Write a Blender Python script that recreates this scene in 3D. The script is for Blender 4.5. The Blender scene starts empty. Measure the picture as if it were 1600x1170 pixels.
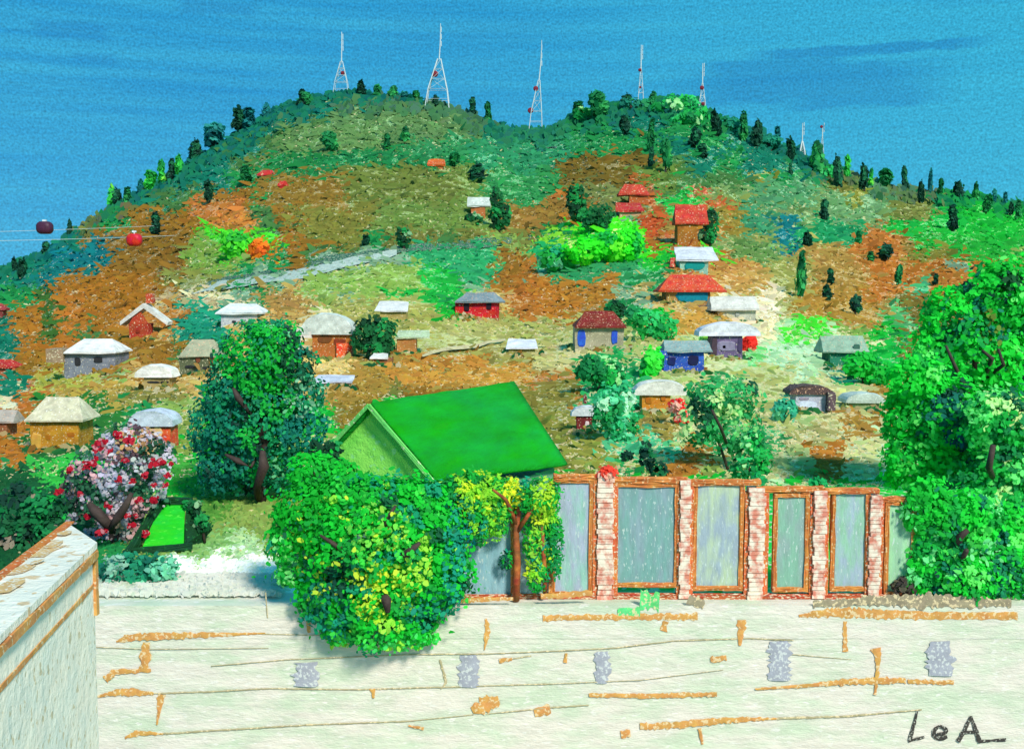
import bpy, math, random
import numpy as np
from mathutils import Vector
R = math.radians
rng = np.random.default_rng(7)
random.seed(7)
sc = bpy.context.scene
COL = sc.collection

# ------------------------------------------------------------------ camera
F = 1716.0                      # focal length in px of a 1600 px wide picture
HZ = 450.0                      # picture row of the horizon
PITCH = math.atan((585 - HZ) / F)
CAMZ = 20.0
cam = bpy.data.cameras.new('camera'); co = bpy.data.objects.new('camera', cam); COL.objects.link(co)
co.location = (0, 0, CAMZ); co.rotation_euler = (R(90) - PITCH, 0, 0)
cam.sensor_fit = 'HORIZONTAL'; cam.angle = 2 * math.atan(800 / F)
cam.clip_start = .5; cam.clip_end = 20000
sc.camera = co

# ------------------------------------------------------------------ sky, sun, exposure
SUN_EL, SUN_AZ = 40.0, -30.0        # sun stands behind the viewer, over the right shoulder
w = bpy.data.worlds.new('World'); sc.world = w; w.use_nodes = True
nt = w.node_tree; N = nt.nodes; L = nt.links
for n in list(N): N.remove(n)
def wn(t, **k):
    n = N.new(t)
    for a, b in k.items(): setattr(n, a, b)
    return n
def wm(op, a, b=None, c=None, clamp=False):
    n = N.new('ShaderNodeMath'); n.operation = op; n.use_clamp = clamp
    for i, x in enumerate((a, b, c)):
        if x is None: continue
        if isinstance(x, (int, float)): n.inputs[i].default_value = x
        else: L.new(x, n.inputs[i])
    return n.outputs[0]
out = wn('ShaderNodeOutputWorld'); bg = wn('ShaderNodeBackground'); L.new(bg.outputs[0], out.inputs[0])
bg.inputs[1].default_value = 0.1
sky = wn('ShaderNodeTexSky'); sky.sky_type = 'NISHITA'; sky.sun_disc = False
sky.sun_elevation = R(SUN_EL); sky.sun_rotation = R(180 + SUN_AZ); sky.air_density = 1.0; sky.dust_density = .3; sky.ozone_density = 3
tc = wn('ShaderNodeTexCoord'); sp = wn('ShaderNodeSeparateXYZ'); L.new(tc.outputs['Generated'], sp.inputs[0])
X, Y_, Z = sp.outputs
# azimuth and elevation of the direction, in degrees
az = wm('MULTIPLY', wm('ARCTAN2', X, Y_), 57.3); el = wm('MULTIPLY', wm('ARCSINE', Z), 57.3)
def noise(vec, scale, detail=3, rough=.5):
    n = wn('ShaderNodeTexNoise'); n.inputs['Scale'].default_value = scale; n.inputs['Detail'].default_value = detail
    n.inputs['Roughness'].default_value = rough; L.new(vec, n.inputs['Vector']); return n.outputs[0]
def comb(x, y):
    c = wn('ShaderNodeCombineXYZ')
    for i, v in enumerate((x, y)):
        if isinstance(v, (int, float)): c.inputs[i].default_value = v
        else: L.new(v, c.inputs[i])
    return c.outputs[0]
streak = noise(comb(wm('MULTIPLY', az, .05), wm('MULTIPLY', el, 1.2)), 1.0, 5, .6)
fine = noise(comb(wm('MULTIPLY', az, .8), wm('MULTIPLY', el, 1.6)), 4.0, 3, .7)
grain = noise(comb(az, el), 9.0, 1, .5)
wob = wm('MULTIPLY', wm('SUBTRACT', noise(comb(wm('MULTIPLY', az, .6), wm('MULTIPLY', el, 3.0)), 1.0, 4, .7), .5), 1.6)
def band(a0, a1, e0, e1, sa, se):
    """long thin wisp of darker cloud"""
    a = wm('SUBTRACT', wm('DIVIDE', wm('ABSOLUTE', wm('SUBTRACT', az, (a0 + a1) / 2)), (a1 - a0) / 2), 0)
    e_ = wm('DIVIDE', wm('ABSOLUTE', wm('SUBTRACT', wm('ADD', el, wm('MULTIPLY', wob, se)), (e0 + e1) / 2)), (e1 - e0) / 2)
    ma = wm('MULTIPLY', wm('SUBTRACT', 1.0, a), sa, clamp=True); me = wm('MULTIPLY', wm('SUBTRACT', 1.0, e_), 2.5, clamp=True)
    return wm('MULTIPLY', ma, me)
def A(u): return math.degrees(math.atan((u - 800) / F))
def E(v): return math.degrees(math.atan((HZ - v) / F))
bands = [(1150, 1545, 112, 94, 3, .35), (1030, 1500, 178, 116, 2, .8), (1190, 1490, 190, 150, 2, .7), (1080, 1330, 130, 108, 3, .2),
         (280, 420, 52, 24, 3, .35), (60, 190, 100, 70, 3, .3), (120, 200, 130, 112, 3, .2), (560, 900, 75, 40, 2, .5), (1400, 1640, 55, 30, 2, .3)]
m = None
for i, (u0, u1, v0, v1, sa, se) in enumerate(bands):
    b = band(A(u0), A(u1), E(v0), E(v1), sa, se)
    b = wm('MULTIPLY', b, [.5, .42, .36, .4, .3, .3, .22, .12, .12][i])
    m = b if m is None else wm('MAXIMUM', m, b)
m = wm('MULTIPLY', m, wm('ADD', .55, wm('MULTIPLY', fine, .8)), clamp=True)
def rgb8(c): return [((x / 255) / 12.92 if x / 255 <= .04045 else ((x / 255 + .055) / 1.055) ** 2.4) for x in c]
def mixc(f, a, b, blend='MIX'):
    n = wn('ShaderNodeMix'); n.data_type = 'RGBA'; n.blend_type = blend
    for i, x in ((0, f), (6, a), (7, b)):
        if isinstance(x, (int, float)): n.inputs[i].default_value = x
        elif isinstance(x, (list, tuple)): n.inputs[i].default_value = (*x, 1)
        else: L.new(x, n.inputs[i])
    return n.outputs[2]
K = 10.2
def sk(c, g=1.0): return [x * K * g for x in rgb8(c)]
deep = mixc(wm('MULTIPLY_ADD', streak, 2.2, -.6, clamp=True), sk((20, 138, 196)), sk((52, 166, 206)))
low = mixc(wm('MULTIPLY', wm('SUBTRACT', 9.0, el), .07, clamp=True), deep, sk((48, 170, 218)))
blue = mixc(wm('MULTIPLY', wm('ADD', az, 4.0), .022, clamp=True), low, sk((52, 178, 208)))
blue = mixc(m, blue, sk((4, 108, 178)))
gr = wm('MULTIPLY_ADD', wm('ADD', wm('MULTIPLY', grain, .6), wm('MULTIPLY', fine, .4)), 1.5, .17)
blue = mixc(1.0, blue, comb(1, 1), 'MIX') if False else blue
vm = wn('ShaderNodeVectorMath', operation='SCALE'); L.new(blue, vm.inputs[0]); L.new(gr, vm.inputs['Scale'])
final = mixc(.95, sky.outputs[0], vm.outputs[0])
L.new(final, bg.inputs[0])

sd = bpy.data.lights.new('sun', 'SUN'); sd.energy = 4.1; sd.angle = R(10.0); sd.color = (1, .92, .81)
so = bpy.data.objects.new('sun', sd); COL.objects.link(so)
a_ = R(180 + SUN_AZ)
sv = Vector((math.sin(a_) * math.cos(R(SUN_EL)), math.cos(a_) * math.cos(R(SUN_EL)), math.sin(R(SUN_EL))))
so.rotation_euler = sv.to_track_quat('Z', 'Y').to_euler()
vs = sc.view_settings; vs.view_transform = 'Standard'; vs.look = 'None'; vs.gamma = 1; vs.use_curve_mapping = False; vs.exposure = 0.22

# ------------------------------------------------------------------ geometry of the view
cp, sp_ = math.cos(PITCH), math.sin(PITCH)
def at(u, v, Y):
    """the point at distance Y in front of the viewer that is seen at (u, v)"""
    dx = (u - 800) / F; dy = (585 - v) / F
    diy = cp + dy * sp_; diz = -sp_ + dy * cp
    s = Y / diy
    return (dx * s, Y, CAMZ + diz * s)
def atv(u, v, Y):
    dx = (u - 800) / F; dy = (585 - v) / F
    diy = cp + dy * sp_; diz = -sp_ + dy * cp
    s = Y / diy
    return np.stack([dx * s, Y, CAMZ + diz * s], -1)
SK = np.array([(-900, 470), (-300, 445), (0, 428), (30, 412), (60, 398), (110, 368), (150, 342), (180, 322), (230, 300), (262, 278), (300, 252), (350, 225), (400, 193), (450, 165), (500, 150),
     (560, 148), (640, 155), (700, 168), (740, 183), (780, 198), (820, 206), (860, 202), (900, 186), (940, 168), (1000, 163), (1050, 156), (1080, 158), (1110, 180), (1160, 200), (1200, 214),
     (1240, 236), (1300, 265), (1350, 284), (1400, 295), (1450, 302), (1500, 304), (1600, 320), (1800, 345), (2500, 400)], float)
def S(u): return np.interp(u, SK[:, 0], SK[:, 1])
YARD = 11.4
Y0, Y1, V0, EXP = 50.0, 380.0, 745.0, .62
def depth(u, v):
    g = np.clip((V0 - v) / (V0 - S(u)), 0, 1)
    hill = Y0 + (Y1 - Y0) * g ** (1 / EXP)
    dy = (585 - v) / F; k = -(-sp_ + dy * cp) / (cp + dy * sp_)
    yard = (CAMZ - YARD) / np.maximum(k, 1e-3)
    return np.where(v > V0, np.minimum(yard, Y0), hill)
def T(u, v):
    Y = float(depth(u, v)); return at(u, v, Y)

# value noise
_tab = rng.random((256, 256))
def vnoise(x, y):
    xi = np.floor(x).astype(int); yi = np.floor(y).astype(int); fx = x - xi; fy = y - yi
    fx = fx * fx * (3 - 2 * fx); fy = fy * fy * (3 - 2 * fy)
    g = lambda a, b: _tab[a & 255, b & 255]
    return (g(xi, yi) * (1 - fx) + g(xi + 1, yi) * fx) * (1 - fy) + (g(xi, yi + 1) * (1 - fx) + g(xi + 1, yi + 1) * fx) * fy
def fbm(x, y, o=3):
    s = 0; a = .5
    for i in range(o): s = s + a * vnoise(x * 2 ** i + 17 * i, y * 2 ** i + 31 * i); a *= .5
    return s / (1 - .5 ** o)

# ------------------------------------------------------------------ land cover: which plants or soil grow where
PAL = {'t': (18, 112, 90), 'T': (12, 112, 118), 'g': (30, 128, 66), 'G': (22, 158, 48), 'l': (72, 186, 40), 'o': (112, 112, 52), 'O': (128, 152, 76), 'm': (66, 112, 58),
       'b': (146, 106, 36), 'B': (166, 108, 36), 'r': (180, 100, 62), 'y': (186, 156, 88), 'c': (198, 188, 152), 'd': (20, 82, 46), 'w': (164, 190, 146), 'e': (112, 148, 116),
       'k': (208, 216, 200)}
ROWS = """
ttttttttttttttttttttttttggtgtttttttttttt
ttttttttttttmmmmttttttggttgggttttttttttt
ttttttttttmmmmmmmggTTTggggtgtttttttttttt
tttttttttmoggomggggggggbbbmtgtttgggggggg
tttttttttggbboooooggggbbbrmmmgggoOeegggg
ttttttmmbbgbbooomgegggBoorGrrobmeOoogGGg
tttogbbbbbmbogomooeebbBOerrrrogoOebbGGGG
tttbbbbblGlBbogoomoOogggglrBeOggOOobbGGG
ttTTTbboOOgbmmeeeeeOOBBggGGlBOemmOobBBBO
ttTTbbbOegeeOOOgGgeByeGgggyrrryOobbBBeBb
gggbbbbccegyOeOOGgOybbBbeyyycccObyybBBbb
tmBBBbyOccyycggtyGbyBebbgGyyccwOOyybeBGG
tBBmbbytgyGcygdyGyOcOOBBgGGyccwOwOGgbbGG
tBbbbybmyyGcyygygyOOOOccgGOywcOwwBgGbbGG
rBBbOybyyygcyycbbbOObbBggwwgggOwceegGGGG
tBBobyyyggyyyboobbbooobggwcgggOewwObGGGG
cBOoggOOgggGGoGGGGGGGoBggwyggwwwOwbwGGGG
BBbmggGOGGGGGGGGGGGGbbbgggyywgOwBBwOGGGG
BgdmggGGGGGOOGGGGGGGGbOOggBbOggwBBwOGGGG
gdGGGGGGggOOOGGGGGGGGGoOgOOOggwOOwwwGGGG
ddgggGGgOOOOGGGGGGGGGGGGGGGGGGGGGGGGGGGG
ddgggOOOOOOO
dddgOOOOOOOO
dddggOOOOwOO
dddtggOwwwww
dddtewkkkkkGGGGGGGGGGGGGGGGGGGGGGGGGGGGG
dddwwkkkkkkwwwwwwwwwwwwwwwwwwwwwwwwwwwww""".strip().split()
ROWS = [r.ljust(40, "G") for r in ROWS]
KEYS = list(PAL); GRID = np.array([[KEYS.index(c) for c in r] for r in ROWS])
PLIN = np.array([rgb8(PAL[k]) for k in KEYS])
# particular fields and clearings: (u, v, half width, half height, colour)
FIELDS = [(690, 310, 100, 50, (104, 128, 60)), (1250, 350, 140, 50, (112, 140, 84)), (1180, 590, 200, 60, (176, 178, 130)), (700, 540, 120, 40, (160, 158, 96)), (1290, 430, 110, 60, (150, 146, 80)), (520, 340, 60, 40, (120, 118, 50)), (1010, 560, 90, 60, (150, 160, 96)), (600, 520, 90, 50, (150, 150, 80)), (1520, 370, 90, 40, (34, 150, 50)), (300, 420, 60, 30, (120, 124, 60)),
  (1250, 640, 130, 100, (172, 172, 118)), (1030, 690, 70, 40, (160, 168, 110)), (1190, 440, 60, 60, (148, 150, 92)), (1330, 450, 90, 60, (166, 134, 80)), (1140, 345, 60, 30, (122, 132, 68)), (1030, 340, 30, 40, (152, 132, 80)),
  (1150, 435, 60, 20, (188, 152, 98)), (700, 580, 150, 24, (168, 140, 82)), (850, 520, 60, 40, (150, 150, 84)), (1200, 640, 70, 90, (150, 166, 108)), (640, 190, 130, 26, (92, 128, 76)), (520, 225, 80, 30, (94, 130, 74)), (720, 205, 50, 22, (90, 126, 74)), (560, 290, 110, 24, (112, 122, 50)), (620, 290, 100, 25, (104, 116, 52)),
  (470, 300, 60, 28, (140, 112, 53)), (460, 262, 55, 18, (28, 118, 60)), (600, 250, 90, 14, (30, 120, 66)), (700, 235, 70, 18, (46, 128, 76)), (820, 240, 75, 30, (44, 132, 88)),
  (820, 295, 60, 32, (46, 130, 70)), (945, 268, 70, 22, (118, 98, 44)), (1000, 262, 18, 28, (118, 98, 44)), (1030, 278, 40, 14, (96, 122, 52)), (955, 300, 55, 15, (110, 120, 66)), (880, 318, 30, 14, (176, 114, 60)),
  (835, 340, 60, 20, (148, 116, 62)), (1000, 298, 18, 20, (178, 99, 55)), (1020, 352, 16, 30, (186, 87, 51)), (1055, 315, 35, 14, (28, 158, 60)), (1130, 330, 24, 8, (190, 97, 60)), (1150, 350, 26, 18, (140, 122, 60)),
  (1035, 370, 25, 12, (170, 108, 49)), (1092, 370, 24, 16, (168, 112, 44)), (945, 385, 60, 28, (38, 186, 34)), (975, 365, 30, 22, (70, 196, 30)), (870, 385, 30, 16, (120, 180, 50)), (880, 405, 50, 18, (30, 150, 90)),
  (930, 425, 75, 22, (48, 138, 84)), (870, 470, 40, 26, (176, 118, 49)), (925, 455, 35, 18, (170, 120, 53)), (815, 450, 22, 45, (172, 112, 53)), (790, 420, 18, 22, (150, 108, 49)), (700, 410, 70, 26, (44, 146, 92)),
  (660, 450, 55, 26, (30, 158, 60)), (570, 440, 80, 24, (128, 156, 74)), (560, 408, 70, 10, (120, 150, 122)), (340, 330, 45, 15, (182, 116, 64)), (375, 345, 25, 12, (196, 131, 70)), (365, 385, 36, 24, (70, 176, 40)),
  (405, 390, 18, 18, (196, 118, 34)), (330, 400, 30, 24, (110, 140, 60)), (225, 400, 70, 30, (134, 99, 44)), (150, 405, 25, 30, (14, 108, 112)), (110, 440, 50, 30, (14, 108, 104)), (165, 470, 70, 45, (160, 108, 42)), (100, 500, 22, 45, (172, 112, 49)),
  (45, 530, 22, 55, (164, 110, 44)), (75, 500, 12, 42, (56, 96, 40)), (12, 560, 22, 26, (14, 104, 82)), (10, 600, 20, 30, (14, 110, 84)), (190, 560, 60, 24, (150, 110, 53)), (320, 505, 50, 24, (28, 134, 104)), (50, 620, 24, 18, (176, 108, 53)),
  (18, 690, 34, 44, (172, 112, 49)), (70, 570, 30, 14, (150, 110, 44)), (240, 505, 50, 16, (176, 120, 62)), (100, 600, 50, 18, (150, 150, 66)), (230, 620, 60, 14, (120, 116, 56)), (140, 620, 60, 20, (172, 145, 81)),
  (700, 585, 130, 14, (188, 141, 72)), (560, 605, 45, 30, (164, 133, 70)), (565, 650, 35, 22, (136, 112, 48)), (730, 560, 90, 18, (140, 134, 70)), (690, 565, 60, 9, (176, 124, 60)), (860, 600, 45, 12, (176, 116, 60)), (850, 640, 50, 40, (122, 116, 52)),
  (870, 560, 34, 20, (170, 164, 108)), (860, 690, 45, 50, (120, 120, 52)), (930, 700, 50, 30, (134, 134, 60)), (1310, 475, 70, 30, (168, 131, 66)), (1375, 385, 34, 30, (180, 116, 60)), (1400, 440, 38, 30, (178, 114, 53)), (1490, 445, 45, 14, (176, 118, 60)),
  (1430, 455, 16, 18, (70, 162, 110)), (1440, 525, 34, 62, (124, 106, 52)), (1405, 495, 16, 16, (80, 160, 96)), (1265, 515, 38, 16, (70, 186, 50)), (1270, 565, 20, 16, (178, 110, 49)), (1290, 715, 30, 28, (176, 118, 55)), (1345, 664, 28, 15, (168, 129, 70)),
  (1260, 680, 40, 20, (150, 146, 90)), (1385, 600, 18, 20, (160, 126, 62)), (1350, 570, 44, 30, (22, 160, 60)), (1310, 575, 48, 14, (18, 112, 84)), (1460, 402, 40, 10, (120, 118, 48)), (1540, 350, 80, 26, (24, 160, 50)), (1450, 345, 60, 18, (24, 158, 60)),
  (1350, 320, 70, 22, (104, 144, 96)), (1420, 320, 40, 24, (118, 124, 60)), (1190, 285, 16, 16, (128, 124, 46)), (1330, 300, 14, 20, (128, 130, 50)), (1220, 300, 50, 20, (80, 136, 92)), (1230, 370, 22, 32, (12, 108, 112)), (1180, 345, 20, 20, (60, 136, 96)),
  (1190, 400, 40, 20, (100, 134, 72)), (1290, 365, 50, 20, (30, 136, 84)), (1230, 435, 40, 24, (140, 140, 74)), (1100, 425, 60, 10, (180, 129, 77)), (960, 620, 50, 40, (40, 146, 82)), (940, 580, 38, 34, (34, 148, 78)), (1000, 700, 60, 24, (74, 168, 120)),
  (1070, 720, 26, 22, (172, 116, 55)), (1160, 650, 60, 60, (50, 138, 76)), (1030, 672, 30, 16, (140, 126, 60)), (1190, 560, 30, 18, (96, 176, 100)), (1250, 560, 50, 30, (150, 180, 140)), (1200, 620, 40, 50, (152, 156, 92)),
  (1460, 560, 40, 30, (20, 150, 56)), (1080, 510, 60, 14, (190, 150, 81)), (1180, 480, 40, 22, (196, 186, 158)), (500, 575, 45, 16, (194, 172, 128)), (440, 475, 30, 18, (168, 133, 85)), (290, 470, 60, 9, (168, 152, 112)), (120, 650, 60, 26, (40, 110, 44)),
  (110, 700, 70, 22, (34, 96, 44)), (90, 740, 50, 16, (52, 164, 66)), (85, 800, 30, 18, (26, 160, 62)), (20, 780, 40, 40, (22, 84, 46)), (262, 740, 50, 24, (66, 150, 56)), (285, 680, 18, 34, (120, 140, 62)), (300, 850, 60, 18, (120, 164, 96)),
  (330, 800, 30, 20, (84, 140, 56)), (345, 905, 92, 30, (224, 224, 214)), (220, 935, 90, 20, (214, 218, 206)), (350, 962, 300, 34, (208, 214, 200))]
def cover(u, v, jit=0.0):
    """base colour of the land cover at map places u, v"""
    n = len(u)
    wu = u + (fbm(u / 34, v / 30) - .5) * 46 + (fbm(u / 9 + 50, v / 6) - .5) * 22
    wv = v + (fbm(u / 34 + 90, v / 30 + 20) - .5) * 36 + (fbm(u / 9 + 150, v / 6 + 9) - .5) * 12
    if jit: wu = wu + rng.normal(0, jit, n); wv = wv + rng.normal(0, jit * .7, n)
    i = np.clip((wu / 40).astype(int), 0, 39); j = np.clip(((wv - 150) / 30).astype(int), 0, GRID.shape[0] - 1)
    c = PLIN[GRID[j, i]].copy()
    for (fu, fv, hw, hh, col) in FIELDS:
        d = np.maximum(np.abs(wu - fu) / hw, np.abs(wv - fv) / hh)
        q_ = rgb8(col); c[d < 1] = [q_[0], q_[1], q_[2] * (.7 if q_[0] > q_[1] * 1.3 else 1)]
    brown = c[:, 0] > c[:, 1] * 1.35
    return c * np.where(brown, 1.22, 1.42)[:, None]

# ------------------------------------------------------------------ materials
_M = {}
def paint(key='attr', scale=2.0, var=.35, speck=.0, bump=.3, rough=.75, rgb=None, stretch=(1, 1, 1), speckcol=(226, 220, 188), tone2=None, tone2amt=.5):
    """brushy surface: own colour (or the mesh's Col), streaks of lighter and darker pigment, bare flecks"""
    k = (key, scale, var, speck, bump, rough, rgb, stretch, speckcol, tone2, tone2amt)
    if k in _M: return _M[k]
    m = bpy.data.materials.new('paint_' + key); m.use_nodes = True; t = m.node_tree; n_ = t.nodes; l_ = t.links
    bs = n_['Principled BSDF']; bs.inputs['Roughness'].default_value = rough; bs.inputs['Specular IOR Level'].default_value = .25
    tcn = n_.new('ShaderNodeTexCoord'); mp = n_.new('ShaderNodeMapping'); mp.inputs['Scale'].default_value = stretch; l_.new(tcn.outputs['Object'], mp.inputs[0])
    def nz(s, d=3, r=.6, v='Fac'):
        x = n_.new('ShaderNodeTexNoise'); x.inputs['Scale'].default_value = s; x.inputs['Detail'].default_value = d; x.inputs['Roughness'].default_value = r
        l_.new(mp.outputs[0], x.inputs['Vector']); return x.outputs[v]
    if rgb is None:
        a = n_.new('ShaderNodeAttribute'); a.attribute_name = 'Col'; base = a.outputs['Color']
    else:
        a = n_.new('ShaderNodeRGB'); a.outputs[0].default_value = (*rgb8(rgb), 1); base = a.outputs[0]
    def mix(f, A_, B_):
        x = n_.new('ShaderNodeMix'); x.data_type = 'RGBA'
        for i, q in ((0, f), (6, A_), (7, B_)):
            if isinstance(q, (int, float)): x.inputs[i].default_value = q
            elif isinstance(q, tuple): x.inputs[i].default_value = q
            else: l_.new(q, x.inputs[i])
        return x.outputs[2]
    def mr(v, a0, a1, b0, b1):
        x = n_.new('ShaderNodeMapRange'); l_.new(v, x.inputs[0])
        for i, q in enumerate((a0, a1, b0, b1)): x.inputs[i + 1].default_value = q
        return x.outputs[0]
    if tone2:
        base = mix(mr(nz(scale * .45, 4), .42, .62, 0, tone2amt), base, (*rgb8(tone2), 1))
    h = n_.new('ShaderNodeHueSaturation'); l_.new(base, h.inputs['Color'])
    l_.new(mr(nz(scale, 4), .3, .7, 1 - var, 1 + var), h.inputs['Value'])
    l_.new(mr(nz(scale * .7, 2), .3, .7, .5 - var * .06, .5 + var * .06), h.inputs['Hue'])
    c = h.outputs[0]
    if speck: c = mix(mr(nz(scale * 3.2, 2, .5), .66 - speck * .25, .7 - speck * .2, 0, .8), c, (*rgb8(speckcol), 1))
    l_.new(c, bs.inputs['Base Color'])
    if bump:
        b = n_.new('ShaderNodeBump'); b.inputs['Strength'].default_value = bump; b.inputs['Distance'].default_value = .12 / scale
        l_.new(nz(scale * 2.2, 4, .7), b.inputs['Height']); l_.new(b.outputs[0], bs.inputs['Normal'])
    _M[k] = m; return m
def leafmat():
    if 'leaf' in _M: return _M['leaf']
    m = bpy.data.materials.new('leaf'); m.use_nodes = True; t = m.node_tree; n_ = t.nodes; l_ = t.links
    bs = n_['Principled BSDF']; bs.inputs['Roughness'].default_value = .7; bs.inputs['Specular IOR Level'].default_value = .15
    a = n_.new('ShaderNodeAttribute'); a.attribute_name = 'Col'; l_.new(a.outputs['Color'], bs.inputs['Base Color'])
    tr = n_.new('ShaderNodeBsdfTranslucent'); l_.new(a.outputs['Color'], tr.inputs[0])
    mx = n_.new('ShaderNodeMixShader'); mx.inputs[0].default_value = .45; l_.new(bs.outputs[0], mx.inputs[1]); l_.new(tr.outputs[0], mx.inputs[2])
    l_.new(mx.outputs[0], n_['Material Output'].inputs[0]); _M['leaf'] = m; return m

# ------------------------------------------------------------------ object helpers
def link(name, me, parent=None, loc=None):
    o = bpy.data.objects.new(name, me); COL.objects.link(o)
    if parent is not None: o.parent = parent
    if loc is not None: o.location = loc
    return o
def tag(o, label=None, cat=None, group=None, kind=None):
    if label: o['label'] = label
    if cat: o['category'] = cat
    if group: o['group'] = group
    if kind: o['kind'] = kind
    return o
def thing(name, label, cat, loc, rz=0, group=None):
    o = bpy.data.objects.new(name, None); COL.objects.link(o); o.location = loc; o.rotation_euler = (0, 0, rz); o.empty_display_size = .3
    return tag(o, label, cat, group)
def setcol(me, col):
    at_ = me.color_attributes.new('Col', 'FLOAT_COLOR', 'POINT')
    at_.data.foreach_set('color', np.concatenate([col, np.ones((len(col), 1))], 1).astype(np.float32).ravel())
def polys(name, V, col, mat, parent=None, smooth=False):
    """V (n, k, 3): n separate k-gons, one colour each"""
    n, k, _ = V.shape
    me = bpy.data.meshes.new(name); me.vertices.add(n * k); me.vertices.foreach_set('co', V.astype(np.float32).ravel())
    me.loops.add(n * k); me.loops.foreach_set('vertex_index', np.arange(n * k, dtype=np.int32))
    me.polygons.add(n); me.polygons.foreach_set('loop_start', np.arange(0, n * k, k, dtype=np.int32)); me.polygons.foreach_set('loop_total', np.full(n, k, np.int32))
    me.update(calc_edges=True); setcol(me, np.repeat(col, k, 0)); me.materials.append(mat)
    return link(name, me, parent)
def grid_mesh(name, P, mat, col=None, parent=None, smooth=True):
    """P (r, c, 3) sheet"""
    r, c, _ = P.shape
    idx = np.arange(r * c).reshape(r, c)
    q = np.stack([idx[:-1, :-1], idx[:-1, 1:], idx[1:, 1:], idx[1:, :-1]], -1).reshape(-1, 4)
    me = bpy.data.meshes.new(name); me.vertices.add(r * c); me.vertices.foreach_set('co', P.astype(np.float32).ravel())
    me.loops.add(q.size); me.loops.foreach_set('vertex_index', q.astype(np.int32).ravel()); me.polygons.add(len(q))
    me.polygons.foreach_set('loop_start', np.arange(0, q.size, 4, dtype=np.int32)); me.polygons.foreach_set('loop_total', np.full(len(q), 4, np.int32))
    me.polygons.foreach_set('use_smooth', np.full(len(q), smooth, bool)); me.update(calc_edges=True)
    if col is not None: setcol(me, col.reshape(-1, 3))
    me.materials.append(mat); return link(name, me, parent)
def mesh(name, vs_, fs, mat, parent=None, loc=None, smooth=False, jit=0.0, cuts=0):
    import bmesh
    me = bpy.data.meshes.new(name); me.from_pydata([tuple(map(float, v)) for v in vs_], [], fs)
    bm = bmesh.new(); bm.from_mesh(me); bmesh.ops.recalc_face_normals(bm, faces=bm.faces)
    if cuts: bmesh.ops.subdivide_edges(bm, edges=bm.edges[:], cuts=cuts, use_grid_fill=True)
    if jit:
        for v in bm.verts: v.co += Vector((random.uniform(-jit, jit), random.uniform(-jit, jit), random.uniform(-jit, jit)))
    bm.to_mesh(me); bm.free(); me.update()
    if smooth:
        for p in me.polygons: p.use_smooth = True
    me.materials.append(mat); return link(name, me, parent, loc)
def box(x0, x1, y0, y1, z0, z1):
    return ([(x0, y0, z0), (x1, y0, z0), (x1, y1, z0), (x0, y1, z0), (x0, y0, z1), (x1, y0, z1), (x1, y1, z1), (x0, y1, z1)],
            [(0, 3, 2, 1), (4, 5, 6, 7), (0, 1, 5, 4), (1, 2, 6, 5), (2, 3, 7, 6), (3, 0, 4, 7)])
def merge(*parts):
    V, Fc = [], []
    for v, f in parts:
        o = len(V); V += list(v); Fc += [tuple(i + o for i in q) for q in f]
    return V, Fc
def tube(pts, rad, seg=8):
    """tapered tube through pts with radius per point"""
    V, Fc = [], []
    pts = [Vector(p) for p in pts]
    for i, p in enumerate(pts):
        d = (pts[min(i + 1, len(pts) - 1)] - pts[max(i - 1, 0)]).normalized()
        a = d.cross(Vector((0.31, 0.95, 0.02))).normalized(); b = d.cross(a).normalized()
        r = rad[i] if isinstance(rad, (list, tuple)) else rad
        for k in range(seg):
            t = 2 * math.pi * k / seg; V.append(tuple(p + a * math.cos(t) * r + b * math.sin(t) * r))
    for i in range(len(pts) - 1):
        for k in range(seg):
            Fc.append((i * seg + k, i * seg + (k + 1) % seg, (i + 1) * seg + (k + 1) % seg, (i + 1) * seg + k))
    Fc.append(tuple(range(seg - 1, -1, -1))); Fc.append(tuple((len(pts) - 1) * seg + k for k in range(seg)))
    return V, Fc
def copy_tree(o, parent=None):
    c = o.copy(); COL.objects.link(c); c.parent = parent
    for ch in list(o.children): copy_tree(ch, c)
    return c

def leaves(P, Nrm, size, col, asp=1.6, k=6, jit=.45):
    """small leaf shaped faces at P facing roughly Nrm"""
    n = len(P)
    Nn = Nrm / (np.linalg.norm(Nrm, axis=1, keepdims=True) + 1e-6) + np.array([0, -.55, .35]) + rng.normal(0, jit, (n, 3)); Nn /= np.linalg.norm(Nn, axis=1, keepdims=True)
    A_ = np.cross(Nn, rng.normal(0, 1, (n, 3))); A_ /= np.linalg.norm(A_, axis=1, keepdims=True); B_ = np.cross(Nn, A_)
    sz = (size * rng.uniform(.45, 1.5, n))[:, None]
    V = np.empty((n, k, 3))
    for i in range(k):
        t = 2 * math.pi * i / k; rr = rng.uniform(.75, 1.2, (n, 1))
        V[:, i] = P + A_ * math.cos(t) * sz * rr + B_ * math.sin(t) * sz * rr / asp + Nn * (abs(math.cos(t)) - .5) * sz * .25
    return V
def crown_pts(blobs, n):
    w_ = np.array([b[1][0] * b[1][1] + b[1][0] * b[1][2] for b in blobs], float); w_ /= w_.sum()
    pick = rng.choice(len(blobs), n, p=w_)
    C = np.array([b[0] for b in blobs], float)[pick]; Rr = np.array([b[1] for b in blobs], float)[pick]
    d = rng.normal(0, 1, (n, 3)); d /= np.linalg.norm(d, axis=1, keepdims=True)
    r = rng.uniform(.5, 1.0, n) ** .45
    r *= 1 + (fbm(d[:, 0] * 3 + C[:, 0] * 7 + 40, d[:, 2] * 3 + d[:, 1] * 2 + 30) - .5) * .8 + rng.exponential(.08, n)
    P = C + d * Rr * r[:, None]
    return P, d / Rr
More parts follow.
